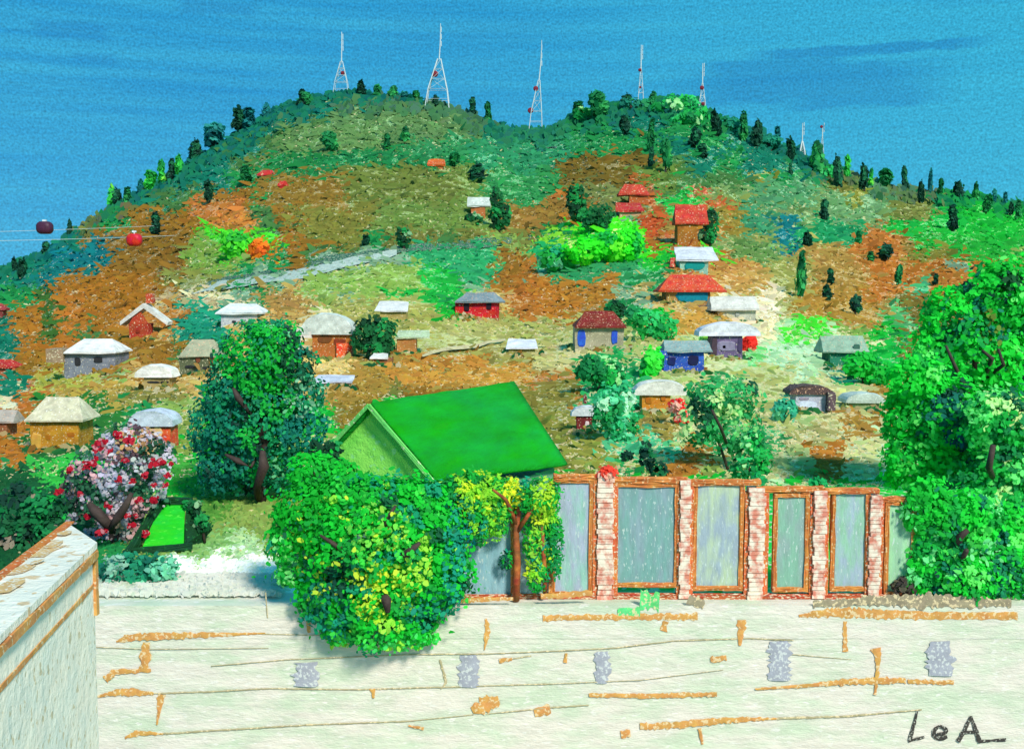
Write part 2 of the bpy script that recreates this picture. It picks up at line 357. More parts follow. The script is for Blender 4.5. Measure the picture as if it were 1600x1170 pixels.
def crown(name, blobs, n, size, palette, parent, clump=.9, zones=None, asp=1.6):
    """palette: [(rgb, weight)]; leaf colours hang together in clumps. zones: [(centre, radius, rgb, chance)]"""
    P, Nr = crown_pts(blobs, n)
    pw = np.array([p[1] for p in palette], float); pw /= pw.sum(); cols = np.array([rgb8(p[0]) for p in palette])
    m_ = max(12, n // 45); cc = P[rng.integers(0, n, m_)]; ci = rng.choice(len(palette), m_, p=pw)
    idx = np.empty(n, int)
    for s in range(0, n, 2000):
        D = ((P[s:s + 2000, None] - cc[None]) ** 2).sum(-1); idx[s:s + 2000] = ci[D.argmin(1)]
    rnd = rng.random(n) > clump; idx[rnd] = rng.choice(len(palette), rnd.sum(), p=pw)
    c = cols[idx]
    if zones:
        for zc, zr, zcol, ch in zones:
            d = (((P - np.array(zc)) / np.array(zr)) ** 2).sum(1) + rng.normal(0, .18, n)
            s = (d < 1) & (rng.random(n) < ch); c[s] = rgb8(zcol)
    c = c * rng.uniform(.8, 1.2, (n, 1)) * (1 + rng.normal(0, .05, (n, 3))) * 1.8 + .008
    return polys(name, leaves(P, Nr, size, c, asp), np.clip(c, 0, 1), leafmat(), parent)

# ------------------------------------------------------------------ the ground
us = np.concatenate([np.linspace(-900, -60, 60), np.linspace(-50, 1650, 620), np.linspace(1664, 2500, 60)])
ys = np.concatenate([np.linspace(30.6, 50, 40)[:-1], 50 + 330 * np.linspace(0, 1, 330) ** 1.35])
UU, YY = np.meshgrid(us, ys)
tt = np.clip((YY - Y0) / (Y1 - Y0), 0, 1); VV = V0 + (S(UU) - V0) * tt ** EXP
P = atv(UU, VV, YY)
flat = YY < Y0
P[..., 0] = np.where(flat, (UU - 800) / F * YY, P[..., 0])
zflat = CAMZ - Y0 * (-( -sp_ + (585 - V0) / F * cp) / (cp + (585 - V0) / F * sp_))
YARD = zflat
P[..., 2] = np.where(flat, YARD, P[..., 2])
VV = np.where(flat, HZ + F * (CAMZ - YARD) / YY, VV)
amp = np.clip((YY - 52) / 60, 0, 1) * (.25 + .9 * tt)
P[..., 2] += (fbm(P[..., 0] / 7 + 80, P[..., 1] / 9 + 40, 4) - .5) * amp * 1.6
cv = cover(UU.ravel(), VV.ravel()).reshape(*UU.shape, 3)
cv *= (.9 + .3 * fbm(UU / 14, VV / 4, 2))[..., None]
# the far side of the hill falls away
back = []
for Yb, dz in ((420, -6), (520, -25), (640, -60), (900, -130)):
    b = P[-1].copy(); b[:, 0] *= Yb / Y1; b[:, 1] = Yb; b[:, 2] = np.maximum(b[:, 2] + dz, -2); back.append(b)
Pa = np.concatenate([P, np.array(back)], 0); ca = np.concatenate([cv, np.repeat(cv[-1:], 4, 0)], 0)
hill = grid_mesh('hill', Pa, paint('land', scale=1.1, var=.28, speck=.35, bump=.5, stretch=(1, .8, 1.6)), ca)
tag(hill, kind='structure')
gr_ = mesh('ground', [(-9000, -300, -3), (9000, -300, -3), (9000, 12000, -3), (-9000, 12000, -3)], [(0, 1, 2, 3)], paint('ground', scale=.05, rgb=(60, 120, 70), var=.3, bump=0)); tag(gr_, kind='structure')
lo = mesh('lane', [(-60, -10, 3.5), (60, -10, 3.5), (60, 29.3, 3.5), (-60, 29.3, 3.5)], [(0, 1, 2, 3)], paint('lane', scale=1, rgb=(170, 170, 160), var=.2, bump=.1)); tag(lo, kind='structure')

# ground cover: tufts of grass, scrub and dry stalks of the colour that grows there
def tufts(n, umin, umax, vmin, vmax, wpx, hpx, crm):
    u = rng.uniform(umin, umax, n); v = rng.uniform(vmin, vmax, n); k = v > S(u) + 1; u, v = u[k], v[k]; n = len(u)
    c = cover(u, v, 8.0)
    c = c * rng.uniform(.82, 1.2, (n, 1)) * (1 + rng.normal(0, .05, (n, 3)))
    pale = (c[:, 0] > .09) | (v > 560); ch = np.where(pale, crm * np.clip((v - 230) / 250, .3, 1.3), crm * .3) * np.where(c[:, 0] > 5.5 * c[:, 2], .3, 1) * np.where(v > 420, np.where(u > 840, 2.3, 1.6), 1)
    s = rng.random(n) < ch; c[s] = np.array(rgb8((236, 220, 170))) * rng.uniform(.75, 1.05, (s.sum(), 1))
    Y = depth(u, v); P = atv(u, v, Y); P[:, 2] = np.where(v > V0, YARD, P[:, 2])
    g = Y / F; W = wpx * g * rng.uniform(.5, 1.5, n) * np.where(s, .62, 1); H = hpx * g * rng.uniform(.6, 1.4, n) * np.where(s, .55, 1)
    al = rng.uniform(.45, 1.25, n) * (.72 if wpx > 20 else 1); yaw = rng.normal(0, .5, n); ro = rng.normal(0, .35, n)
    ax = np.stack([np.cos(yaw) * np.cos(ro), np.sin(yaw), np.sin(ro)], 1)
    ay = np.stack([-np.sin(yaw) * .3 - np.sin(ro) * .6, np.cos(al), np.sin(al)], 1)
    V = np.empty((n, 6, 3)); P[:, 2] += H * .3
    for i in range(6):
        t = math.pi * i / 3 + .3; rr = rng.uniform(.7, 1.25, n)
        V[:, i] = P + ax * (W * rr * math.cos(t) / 2)[:, None] + ay * (H * rr * math.sin(t) / 2)[:, None]
    return V, np.clip(c, 0, 1)
Vd, cd1 = tufts(11000, -120, 1720, 150, 760, 25, 9, .0)
Ve, ce1 = tufts(2600, 130, 440, 905, 936, 14, 8, .0)
ce1 = ce1 * .3 + .7 * np.array(rgb8((222, 220, 208)))
Ve[:, :, 2] += .1
Va, ca1 = tufts(150000, -120, 1720, 150, 760, 8.5, 4.8, .3)
Vb, cb1 = tufts(16000, -100, 620, 750, 915, 12, 8, .05)
Vc, cc1 = tufts(60000, -200, 1800, 130, 460, 12, 15, .0)
_u = Vc[:, 0, 0] / Vc[:, 0, 1] * F + 800; _near = Vc[:, 0, 1] > Y1 - 6 - 34 * fbm(_u / 12, _u * 0 + 3, 2); Vc, cc1 = Vc[_near], cc1[_near]
cc1 = cc1 * .5 + .5 * np.array([rgb8(c_) for c_ in ((14, 108, 94), (26, 130, 84), (10, 98, 112), (30, 120, 76))])[rng.integers(0, 4, len(cc1))]
gc = polys('ground_cover', np.concatenate([Va, Vb, Vc, Vd, Ve]), np.concatenate([ca1, cb1, cc1, cd1, ce1]), leafmat()); tag(gc, kind='stuff')

# hillside road and footpaths, draped on the slope
def ribbon(name, pts, wd, rgb, mat=None, lift=.35):
    pts = np.array(pts, float); s = np.linspace(0, len(pts) - 1, 60)
    u = np.interp(s, range(len(pts)), pts[:, 0]); v = np.interp(s, range(len(pts)), pts[:, 1]) + (vnoise(s * 3, s * 0) - .5) * 2
    hw = np.interp(s, range(len(wd)), wd) / 2 * (1 + (vnoise(s * 4 + 9, s * 0) - .5) * .3)
    rows = []
    for k in (-1, -.33, .33, 1):
        vv = v + hw * k; Y = depth(u, vv); q = atv(u, vv, Y); q[:, 2] += (fbm(q[:, 0] / 7 + 80, q[:, 1] / 9 + 40, 4) - .5) * np.clip((Y - 52) / 60, 0, 1) * (.25 + .9 * np.clip((Y - Y0) / 330, 0, 1)) * 1.6 + lift; rows.append(q)
    o = grid_mesh(name, np.array(rows), mat or paint('road', scale=1.3, rgb=rgb, var=.3, speck=.3, bump=.4)); return tag(o, kind='structure')
ribbon('road', [(295, 459), (360, 447), (430, 437), (500, 424), (560, 409), (620, 399)], [6, 11, 14, 16, 12, 9], (166, 182, 172))
ribbon('road_verge', [(270, 462), (350, 440), (430, 427), (500, 410), (560, 402), (640, 391), (760, 382), (830, 372)], [3, 5, 8, 10, 8, 12, 14, 6], (44, 92, 70), lift=.3)
ribbon('footpath', [(760, 222), (790, 232), (812, 244), (835, 235), (870, 232)], [2, 2.5, 3, 2.5, 2], (22, 88, 74))
ribbon('footpath', [(490, 175), (540, 166), (600, 160), (660, 172)], [2, 3, 4, 2], (12, 84, 70))
ribbon('footpath', [(660, 562), (720, 550), (790, 538)], [4, 5, 4], (196, 178, 132))

# ------------------------------------------------------------------ retaining wall
WY = 29.4
def wz(v, Y=WY): return at(800, v, Y)[2]
wall = thing('retaining_wall', 'long pale stone wall with smeared orange mortar and grey blocks, running below the brick fence', 'wall', (0, WY, 3.0))
top = at(800, 934, 30.15)[2] - .01
nx, nz_ = 180, 40
xs = np.linspace(-24, 24, nx); zs = np.linspace(0, top - 3.0, nz_)
XX, ZZ = np.meshgrid(xs, zs)
relief = (fbm(XX * 1.2, ZZ * 2.5, 3) - .5) * .03
PP = np.stack([XX, -relief, ZZ], -1)
tp = np.stack([xs, np.full(nx, 0.6), np.full(nx, top - 3.0 + .02)], -1); tb = np.stack([xs, np.full(nx, 1.25), np.full(nx, top - 3.0 + .02)], -1); tl = np.stack([xs, np.full(nx, 1.25), np.full(nx, 0.)], -1)
wm_ = paint('wall', scale=1.5, rgb=(219, 211, 197), var=.08, speck=.25, bump=.6, stretch=(.7, 1, 2.2), speckcol=(226, 222, 212), tone2=(184, 204, 172), tone2amt=.7)
body = grid_mesh('masonry', PP, wm_, parent=wall, smooth=True)
mesh('wall_top', *box(-24, 24, -.012, 1.25, top - 3.9, top - 3.0 + .015), wm_, wall, cuts=5, jit=.004)
def on_wall(u, v): p = at(u, v, WY - .02); return (p[0], p[1] - WY, p[2] - 3.0)
def stroke(name, pts, wpx, rgb, parent, rag=.35, amt=.5, Y=None, mat=None, th=.006):
    base_off = random.uniform(.001, .012)
    """a smear of mortar or paint: a raised strip with ragged edges"""
    pts = np.array(pts, float); nseg = max(8, int(np.hypot(*(pts[-1] - pts[0])) / 3)); s = np.linspace(0, len(pts) - 1, nseg)
    u = np.interp(s, range(len(pts)), pts[:, 0]); v = np.interp(s, range(len(pts)), pts[:, 1]); sd_ = random.uniform(0, 200)
    du = np.gradient(u); dv = np.gradient(v); ln = np.hypot(du, dv) + 1e-6; nu, nv = -dv / ln, du / ln
    wv_ = np.interp(s, np.linspace(0, len(pts) - 1, len(wpx)), wpx) / 2
    a = wv_ * (1 + (vnoise(u / 3.2 + sd_, v / 3.2) - .5) * 2.6 * rag); b = wv_ * (1 + (vnoise(u / 3.2 + sd_ + 70, v / 3.2) - .5) * 2.6 * rag)
    V, Fc = [], []
    for i in range(nseg):
        for uu, vv, dd in ((u[i] + nu[i] * a[i], v[i] + nv[i] * a[i], 0), (u[i] + nu[i] * a[i] * .5, v[i] + nv[i] * a[i] * .5, th), (u[i] - nu[i] * b[i] * .5, v[i] - nv[i] * b[i] * .5, th), (u[i] - nu[i] * b[i], v[i] - nv[i] * b[i], 0)):
            q = on_wall(uu, vv); V.append((q[0], q[1] - dd - base_off, q[2]))
        if i:
            o = i * 4
            for k in range(3): Fc.append((o - 4 + k, o - 3 + k, o + 1 + k, o + k))
    return V, Fc
def strokes(name, lst, rgb, parent, **kw):
    return mesh(name, *merge(*[stroke(name, p, w_, rgb, parent) for p, w_ in lst]), paint('mortar', scale=3.5, rgb=rgb, var=.22, speck=.42, bump=.6, speckcol=(226, 204, 160), **kw), parent, smooth=True)
OR = [([(182, 1002), (205, 995), (300, 992), (415, 989)], [3, 12, 11, 8, 2]), ([(228, 1003), (226, 1048)], [12, 18, 14]), ([(165, 1062), (178, 1050), (236, 1046)], [12, 9, 6]),
  ([(150, 1088), (185, 1081), (210, 1081), (240, 1083)], [3, 10, 12, 5]), ([(252, 1084), (250, 1100), (245, 1132)], [12, 9, 2]), ([(195, 1152), (215, 1145), (255, 1146)], [4, 9, 3]),
  ([(480, 960), (483, 988)], [6, 6]), ([(508, 990), (545, 997)], [7, 12, 8]), ([(718, 938), (760, 936), (802, 935)], [8, 7, 5]), ([(845, 931), (880, 930), (925, 925)], [9, 9, 8]),
  ([(759, 966), (762, 985), (757, 1015)], [5, 9, 2]), ([(848, 965), (900, 964), (1010, 963), (1090, 963)], [10, 8, 9, 9, 12]), ([(780, 1032), (800, 1029)], [8, 5]), ([(885, 1020), (883, 1035)], [4, 5]),
  ([(583, 1075), (584, 1090)], [9, 4]), ([(738, 1110), (760, 1100), (780, 1094)], [12, 26, 14]), ([(835, 1114), (860, 1108)], [14, 16]), ([(638, 1133), (662, 1138)], [3, 6]),
  ([(1000, 1135), (1060, 1132), (1140, 1124), (1215, 1122)], [10, 11, 9, 3]), ([(1093, 1137), (1098, 1162)], [6, 4]), ([(1040, 970), (1035, 985)], [10, 12]), ([(1158, 968), (1158, 985), (1156, 1008)], [12, 12, 3]),
  ([(1248, 962), (1290, 957), (1340, 957), (1410, 961), (1590, 962)], [4, 14, 15, 12, 12]), ([(1320, 970), (1320, 1018)], [6, 8]), ([(1368, 1012), (1372, 1035), (1367, 1085)], [16, 7, 4]),
  ([(1180, 1076), (1270, 1070), (1330, 1064), (1380, 1063), (1415, 1063)], [3, 6, 10, 11, 8]), ([(1418, 1064), (1490, 1066)], [7, 7]), ([(920, 1085), (1010, 1087), (1120, 1084)], [6, 8, 7]),
  ([(1110, 1030), (1135, 1027)], [10, 8]), ([(970, 1147), (985, 1145)], [12, 14])]
strokes('mortar', OR, (204, 148, 80), wall)
TH = [([(240, 1083), (330, 1080), (420, 1075), (560, 1077), (620, 1075), (690, 1073), (860, 1068)], [2.5, 2]), ([(410, 990), (500, 992)], [2, 1]), ([(255, 1146), (330, 1141), (480, 1132), (640, 1126)], [3, 2]),
  ([(330, 1040), (450, 1030), (640, 1022), (760, 1021), (880, 1016), (960, 1012), (1050, 1001)], [1.5, 2]), ([(687, 1030), (693, 1050), (697, 1066), (689, 1076)], [3, 4, 2]), ([(760, 1115), (860, 1105), (920, 1101)], [1.5, 2.5, 2]),
  ([(620, 1128), (740, 1116)], [1.5, 1.5]), ([(1050, 1001), (1170, 997), (1240, 1000)], [2, 2]), ([(860, 1068), (1000, 1062), (1130, 1046)], [1.5, 1]), ([(140, 1010), (230, 1014), (420, 1012)], [1.5, 1]), ([(1215, 1122), (1330, 1118), (1440, 1108)], [4, 2]),
  ([(780, 1032), (830, 1024)], [2, 2]), ([(600, 1003), (601, 1018)], [2, 2]), ([(415, 925), (418, 965)], [2, 2]), ([(140, 900), (139, 960)], [3, 2]), ([(1238, 1022), (1330, 1030)], [1.5, 1])]
strokes('joint_line', TH, (172, 160, 124), wall)
strokes('lichen_stain', [([(1000, 938), (1030, 940)], [26, 30]), ([(965, 955), (1000, 955)], [10, 14])], (96, 206, 120), wall)
strokes('soil_stain', [([(1270, 944), (1350, 938), (1450, 938), (1580, 942)], [10, 14, 22, 12]), ([(1075, 935), (1100, 946)], [14, 14])], (150, 138, 112), wall)
for k, (u, v, w_, h_) in enumerate([(478, 1053, 40, 38), (732, 1048, 34, 50), (940, 1042, 24, 50), (1218, 1032, 38, 62), (1467, 1028, 42, 54)]):
    p = on_wall(u, v); s = WY / F
    vb = stroke('grey_block', [(u, v - h_ / 2), (u + 1, v), (u, v + h_ / 2)], [w_ * .8, w_, w_ * .8], None, None, rag=.3, th=.02)
    mesh('grey_block', *vb, paint('greyblock', scale=4, rgb=(160, 162, 172), var=.12, speck=.45, bump=.5, speckcol=(206, 210, 206)), wall, smooth=True)
# painted lettering LoA on the lower end of the wall
LT = [([(1434, 1108), (1428, 1132), (1421, 1157)], [3, 5, 7]), ([(1419, 1157), (1444, 1151)], [5, 4]),
      ([(1468, 1134), (1459, 1140), (1460, 1151), (1470, 1154), (1480, 1150)], [5, 7, 7, 5]), ([(1468, 1134), (1480, 1139), (1476, 1145), (1464, 1147)], [5, 6, 5]),
      ([(1517, 1118), (1508, 1138), (1497, 1158)], [4, 6, 7]), ([(1517, 1118), (1524, 1138), (1530, 1157)], [4, 7, 7]), ([(1503, 1144), (1528, 1142)], [5, 6]), ([(1528, 1158), (1550, 1156), (1572, 1155)], [5, 4, 6])]
mesh('painted_lettering', *merge(*[stroke('l', p, w_, None, None, rag=.25) for p, w_ in LT]), paint('ink', scale=7, rgb=(62, 58, 54), var=.3, speck=.25, bump=.3, speckcol=(190, 190, 176)), wall, smooth=True)

# ------------------------------------------------------------------ brick and panel fence on the wall
FY = 30.15; fs_ = FY / F
def fz(v): return at(800, v, FY)[2]
def fx(u): return at(u, 850, FY)[0]
fence = thing('panel_fence', 'fence of grey-green panels in orange frames between striped brick posts, on the pale stone wall', 'fence', (fx(1100), FY, top))
fl = fence.location
def fbox(u0, u1, v0, v1, y0, y1): return box(fx(u0) - fl.x, fx(u1) - fl.x, y0, y1, fz(v1) - fl.z, fz(v0) - fl.z)
PILL = [(945, 20, 736, 934), (1069, 13, 748, 932), (1180, 19, 760, 934), (1278, 15, 764, 932), (1364, 14, 772, 930)]
for (u, hw, v0, v1) in PILL:
    # courses of brick, each laid a little unevenly
    nb = 25; parts = []
    for k in range(nb):
        a = v1 - (v1 - v0) * k / nb; b = v1 - (v1 - v0) * (k + .9) / nb
        j0, j1 = random.uniform(-1.8, 1.8), random.uniform(-1.8, 1.8)
        vb = box(fx(u - hw * .62 + j0) - fl.x, fx(u + hw * .62 + j1) - fl.x, -.19 - random.uniform(0, .02), .17, fz(a) - fl.z, fz(b) - fl.z); parts.append(vb)
    mesh('brick_post', *merge(*parts), paint('brick', scale=9, rgb=(232, 220, 200), var=.08, speck=.0, bump=.5, tone2=(200, 84, 54), tone2amt=.8), fence, jit=.006)
    core = merge(fbox(u - hw * .95, u - hw * .5, v0 + 8, v1 - 1, -.12, .13), fbox(u + hw * .45, u + hw * 1.0, v0 + 8, v1 - 1, -.12, .13), fbox(u - hw * .5, u + hw * .45, v0 + 4, v1, -.12, .12))
    mesh('post_edge', *core, paint('postedge', scale=5, rgb=(204, 100, 56), var=.2, speck=.4, bump=.5, tone2=(196, 128, 66)), fence, cuts=3, jit=.012)
PAN = [(862, 922, 752, 925, (160, 172, 190), (140, 190, 172)), (962, 1055, 758, 911, (116, 160, 154), (132, 156, 164)), (1086, 1156, 755, 916, (150, 168, 178), (176, 196, 160)),
       (1211, 1258, 774, 918, (128, 174, 152), (140, 164, 160)), (1301, 1352, 766, 917, (142, 188, 160), (156, 172, 190)), (1385, 1424, 786, 925, (156, 206, 160), (150, 190, 160)),
       (806, 862, 790, 928, (150, 176, 186), (120, 164, 170)), (700, 800, 780, 930, (126, 168, 180), (140, 176, 184))]
ORM = dict(scale=4, rgb=(204, 132, 64), var=.15, speck=.3, bump=.6, tone2=(178, 84, 48), tone2amt=.6, speckcol=(222, 190, 140))
for (u0, u1, v0, v1, c1, c2) in PAN:
    V, Fc = fbox(u0 + 1, u1 - 1, v0 + 1, v1 - 1, -.05, .03)
    p = mesh('panel', V, Fc, paint('panel', scale=2.6, rgb=c1, var=.12, speck=.08, bump=.5, stretch=(2.6, 1, .7), tone2=c2, tone2amt=.9, speckcol=(190, 206, 200)), fence)
    fr = merge(fbox(u0 - 4, u0 + 2, v0 - 2, v1 + 3, -.1, .06), fbox(u1 - 2, u1 + 5, v0 - 2, v1 + 3, -.1, .06), fbox(u0 - 3.5, u1 + 4.5, v0 - 4, v0 + 2, -.105, .055), fbox(u0 - 3.5, u1 + 4.5, v1 - 2, v1 + 5, -.105, .055))
    mesh('frame', *fr, paint('frame', **ORM), p, cuts=5, jit=.018)
rl = merge(*[fbox(a, b, va, vb_, -.13, .07) for a, b, va, vb_ in ((865, 940, 741, 750), (940, 1072, 745, 753), (1068, 1185, 749, 757), (1180, 1285, 760, 768), (1282, 1370, 763, 770), (1366, 1424, 776, 783))])
mesh('top_rail', *rl, paint('frame', **ORM), fence, cuts=6, jit=.03)
rb = fbox(690, 1428, 927, 934, -.14, .08); mesh('bottom_rail', *rb, paint('rail', scale=5, rgb=(180, 84, 48), var=.25, speck=.5, bump=.6, stretch=(.6, 1, 2)), fence, cuts=12, jit=.015)

# ------------------------------------------------------------------ pale building with sloping walkway wall, near left
b = at(145, 848, 20); a = at(105, 814, 21.7)
zt = b[2]
b1 = (b[0] + .135 * 12.5, b[1] - 12.5 * .99); a1 = (a[0] + .123 * 14, a[1] - 14 * .99)
pb = thing('parapet_building', 'whitewashed building end with a flat capped wall and slanting orange bands', 'building', (b[0], b[1], 3))
q = [(a[0], a[1]), (b[0], b[1]), b1, a1]
def prism(q, z0, z1): return ([(x - b[0], y - b[1], z0 - 3) for x, y in q] + [(x - b[0], y - b[1], z1 - 3) for x, y in q], [(3, 2, 1, 0), (4, 5, 6, 7)] + [(i, (i + 1) % 4, 4 + (i + 1) % 4, 4 + i) for i in range(4)])
WH = dict(scale=1.7, rgb=(246, 236, 216), var=.06, bump=.8, tone2=(214, 222, 210), tone2amt=.6)
mesh('wall', *prism(q, 2.6, zt - .12), paint('white', speck=.2, speckcol=(206, 188, 150), **WH), pb)
def off(p, d): return (p[0] + d, p[1])
qc = [(a[0] - .02, a[1] + .05), (b[0] + .06, b[1] + .05), off(b1, .06), off(a1, -.02)]
mesh('coping', *prism(qc, zt - .118, zt), paint('white2', speck=.24, speckcol=(206, 170, 120), scale=1.2, rgb=(236, 228, 212), var=.07, bump=.8, tone2=(214, 214, 200), tone2amt=.6), pb)
BD = dict(scale=3.5, rgb=(202, 148, 84), var=.2, speck=.3, bump=.6, speckcol=(222, 200, 160), tone2=(190, 112, 52), tone2amt=.5)
def band_on_side(name, z, h, off_=.02, s0=0.0, s1=1.0):
    d = (b1[0] - b[0], b1[1] - b[1]); n = 40; V, Fc = [], []
    for i in range(n + 1):
        s = s0 + (s1 - s0) * i / n; x = d[0] * s; y = d[1] * s; hh = h * (1 + (float(vnoise(np.array([s * 30 + z]), np.array([3.3]))[0]) - .5) * .7)
        for zz, o_ in ((z - hh / 2, 0), (z - hh / 2, off_), (z + hh / 2, off_), (z + hh / 2, 0)): V.append((x + o_, y, zz - 3))
        if i:
            o = i * 4
            for k in range(3): Fc.append((o - 4 + k, o - 3 + k, o + 1 + k, o + k))
    return V, Fc
mesh('orange_band', *merge(band_on_side('b', zt - .2, .13, .1), band_on_side('b', zt - .78, .08)), paint('band', **BD), pb)
e = [(a[0] - .05, a[1] + .06), (a[0] + .12, a[1] + .06), off(a1, .14), off(a1, -.05)]
mesh('orange_edge', *prism(e, zt + .003, zt + .03), paint('band2', scale=4, rgb=(202, 116, 48), var=.2, speck=.2, bump=.5), pb)
e2 = [(b[0] - .01, b[1] + .055), (b[0] + .065, b[1] + .055), (b[0] + .065, b[1] - .07), (b[0] - .01, b[1] - .07)]
mesh('corner_strip', *prism(e2, zt - 1.35, zt - .13), paint('band', **BD), pb)
def splot(name, pts, r, mat, parent):
    V, Fc = [], []
    for (x, y, z, rx, ry) in pts:
        o = len(V); k = 9
        for i in range(k):
            t = 2 * math.pi * i / k; rr = random.uniform(.6, 1.2)
            V.append((x + rx * rr * math.cos(t), y + ry * rr * math.sin(t), z))
        Fc.append(tuple(o + i for i in range(k)))
    return mesh(name, V, Fc, mat, parent)
sp_pts = []
for (u, v, r_) in ((65, 862, 26), (35, 890, 20), (85, 852, 12), (12, 918, 22), (100, 835, 10), (58, 880, 8)):
    k = -(-sp_ + (585 - v) / F * cp) / (cp + (585 - v) / F * sp_); Yq = (CAMZ - zt) / k; p = at(u, v, Yq)
    sp_pts.append((p[0] - b[0], p[1] - b[1], zt - 3 + .012 + .005 * len(sp_pts), r_ * Yq / F, r_ * Yq / F * 2.2))
splot('stain', sp_pts, 0, paint('stain', scale=5, rgb=(208, 168, 112), var=.15, speck=.5, bump=.3, speckcol=(228, 222, 206)), pb)
# ------------------------------------------------------------------ houses
HOUSES = []
def house(name, label, wl, vt, vb, roof, wall_rgb, roof_rgb, wins=(), extra=(), shape='hip', dep=None, yaw=0.0, cat='house', Ymax=None, second=None, depth_px=None):
    """wl = (u left, u right) of the wall; vt, vb rows of eave and foot; roof = (u left, u right, row of the ridge)"""
    HOUSES.append((wl[0], wl[1], vb)); um = (wl[0] + wl[1]) / 2; x0, Y, z0 = T(um, vb); s = Y / F
    if dep is None: dep = (wl[1] - wl[0]) * s * .8
    h = at(um, vt, Y)[2] - z0
    t = thing(name, label, cat, (x0, Y, z0), yaw)
    X = lambda u: (u - um) * s
    Zr = lambda v, yy: at(um, v, Y + yy)[2] - z0
    ps = dict(scale=2.2 / (s * 18), bump=.9, var=.18)
    mesh('wall', *box(X(wl[0]), X(wl[1]), 0, dep, -1.6, h), paint('house', rgb=wall_rgb, speck=.12, tone2=tuple(int(c * .78) for c in wall_rgb), tone2amt=.8, **ps), t, cuts=2, jit=s * .9)
    ov = .12 * dep; ul, ur, vr = roof
    rm = paint('roof', rgb=roof_rgb, tone2=tuple(int(c * .86) for c in roof_rgb), tone2amt=.8, speck=.1 if sum(roof_rgb) > 560 else .2, speckcol=(236, 234, 228) if sum(roof_rgb) > 480 else (216, 170, 140), **ps)
    xl, xr = X(ul), X(ur); th = 1.2 * s
    if shape in ('hip', 'gable'):
        zr = max(Zr(vr, dep / 2), h + .5 * s * 6); ins = (xr - xl) * (.22 if shape == 'hip' else .04)
        V = [(xl, -ov, h - th), (xr, -ov, h - th), (xr, dep + ov, h - th), (xl, dep + ov, h - th), (xl, -ov, h + th), (xr, -ov, h + th), (xr, dep + ov, h + th), (xl, dep + ov, h + th), (xl + ins, dep / 2, zr), (xr - ins, dep / 2, zr)]
        Fc = [(3, 2, 1, 0), (0, 1, 5, 4), (1, 2, 6, 5), (2, 3, 7, 6), (3, 0, 4, 7), (4, 5, 9, 8), (6, 7, 8, 9), (5, 6, 9), (7, 4, 8)]
    elif shape == 'dome':
        zr = Zr(vr, dep * .3) - h; n = 12; V = []; Fc = []
        for yy, k_ in ((-ov, .93), (dep * .3, 1.0), (dep + ov, .9)):
            for i in range(n + 1):
                a = math.pi * i / n; V.append(((xl + xr) / 2 - math.cos(a) * (xr - xl) / 2, yy, h - th + max(zr, .3) * k_ * math.sin(a) ** .8))
        for r_ in range(2):
            for i in range(n): o = r_ * (n + 1); Fc.append((o + i, o + i + 1, o + n + 2 + i, o + n + 1 + i))
            Fc.append((r_ * (n + 1) + n, r_ * (n + 1), (r_ + 1) * (n + 1), (r_ + 1) * (n + 1) + n))
        Fc += [tuple(range(n, -1, -1)), tuple(2 * (n + 1) + i for i in range(n + 1))]
    elif shape == 'front':
        zr = Zr(vr, -ov); xm = (xl + xr) / 2; d_ = 8 * s
        V = []; 
        for yy in (-ov, dep + ov): V += [(xl, yy, h - 2 * s), (xm, yy, zr - d_), (xr, yy, h - 2 * s), (xr + s, yy, h + 3 * s), (xm, yy, zr), (xl - s, yy, h + 3 * s)]
        Fc = [(0, 1, 4, 5), (1, 2, 3, 4), (6, 11, 10, 7), (7, 10, 9, 8)] + [(i, (i + 1) % 6, 6 + (i + 1) % 6, 6 + i) for i in range(6)]
    else:   # flat or single pitch
        zr = Zr(vr, dep)
        zr = max(zr, h + s * 5)
        V = [(xl, -ov, h - th), (xr, -ov, h - th), (xr - s * 3, dep + ov, zr - th), (xl + s * 3, dep + ov, zr - th), (xl, -ov, h + th), (xr, -ov, h + th), (xr - s * 3, dep + ov, zr + th), (xl + s * 3, dep + ov, zr + th)]
        Fc = [(3, 2, 1, 0), (4, 5, 6, 7), (0, 1, 5, 4), (1, 2, 6, 5), (2, 3, 7, 6), (3, 0, 4, 7)]
    mesh('roof', V, Fc, rm, t, cuts=2 if shape in ('hip', 'gable', 'flat') else 0, jit=s * .8, smooth=False)
    if shape == 'front':
        mesh('gable', [(X(wl[0]), .05, h), (X(wl[1]), .05, h), (0, .05, zr - d_), (X(wl[0]), .25, h), (X(wl[1]), .25, h), (0, .25, zr - d_)], [(0, 1, 2), (3, 5, 4), (0, 2, 5, 3), (1, 4, 5, 2), (0, 3, 4, 1)], paint('house', rgb=wall_rgb, speck=.12, **ps), t)
    for (wu, wv, ww, wh, wc) in wins:
        zc = at(um, wv, Y)[2] - z0; V, Fc = [], []
        k = 10
        for yy, sc_ in ((0.0, 1.12), (-.9 * s, 1.0)):
            for i in range(k):
                a = 2 * math.pi * i / k; rr = random.uniform(.85, 1.1) * sc_
                cx = math.copysign(abs(math.cos(a)) ** .6, math.cos(a)); cz = math.copysign(abs(math.sin(a)) ** .6, math.sin(a))
                V.append((X(wu) + cx * ww * s / 2 * rr, yy - s * .3, zc + cz * wh * s / 2 * rr))
        Fc = [tuple(range(k)), tuple(range(2 * k - 1, k - 1, -1))] + [(i, k + i, k + (i + 1) % k, (i + 1) % k) for i in range(k)]
        mesh('window', V, Fc, paint('win', rgb=wc, scale=3, var=.2, bump=.2, rough=.4), t)
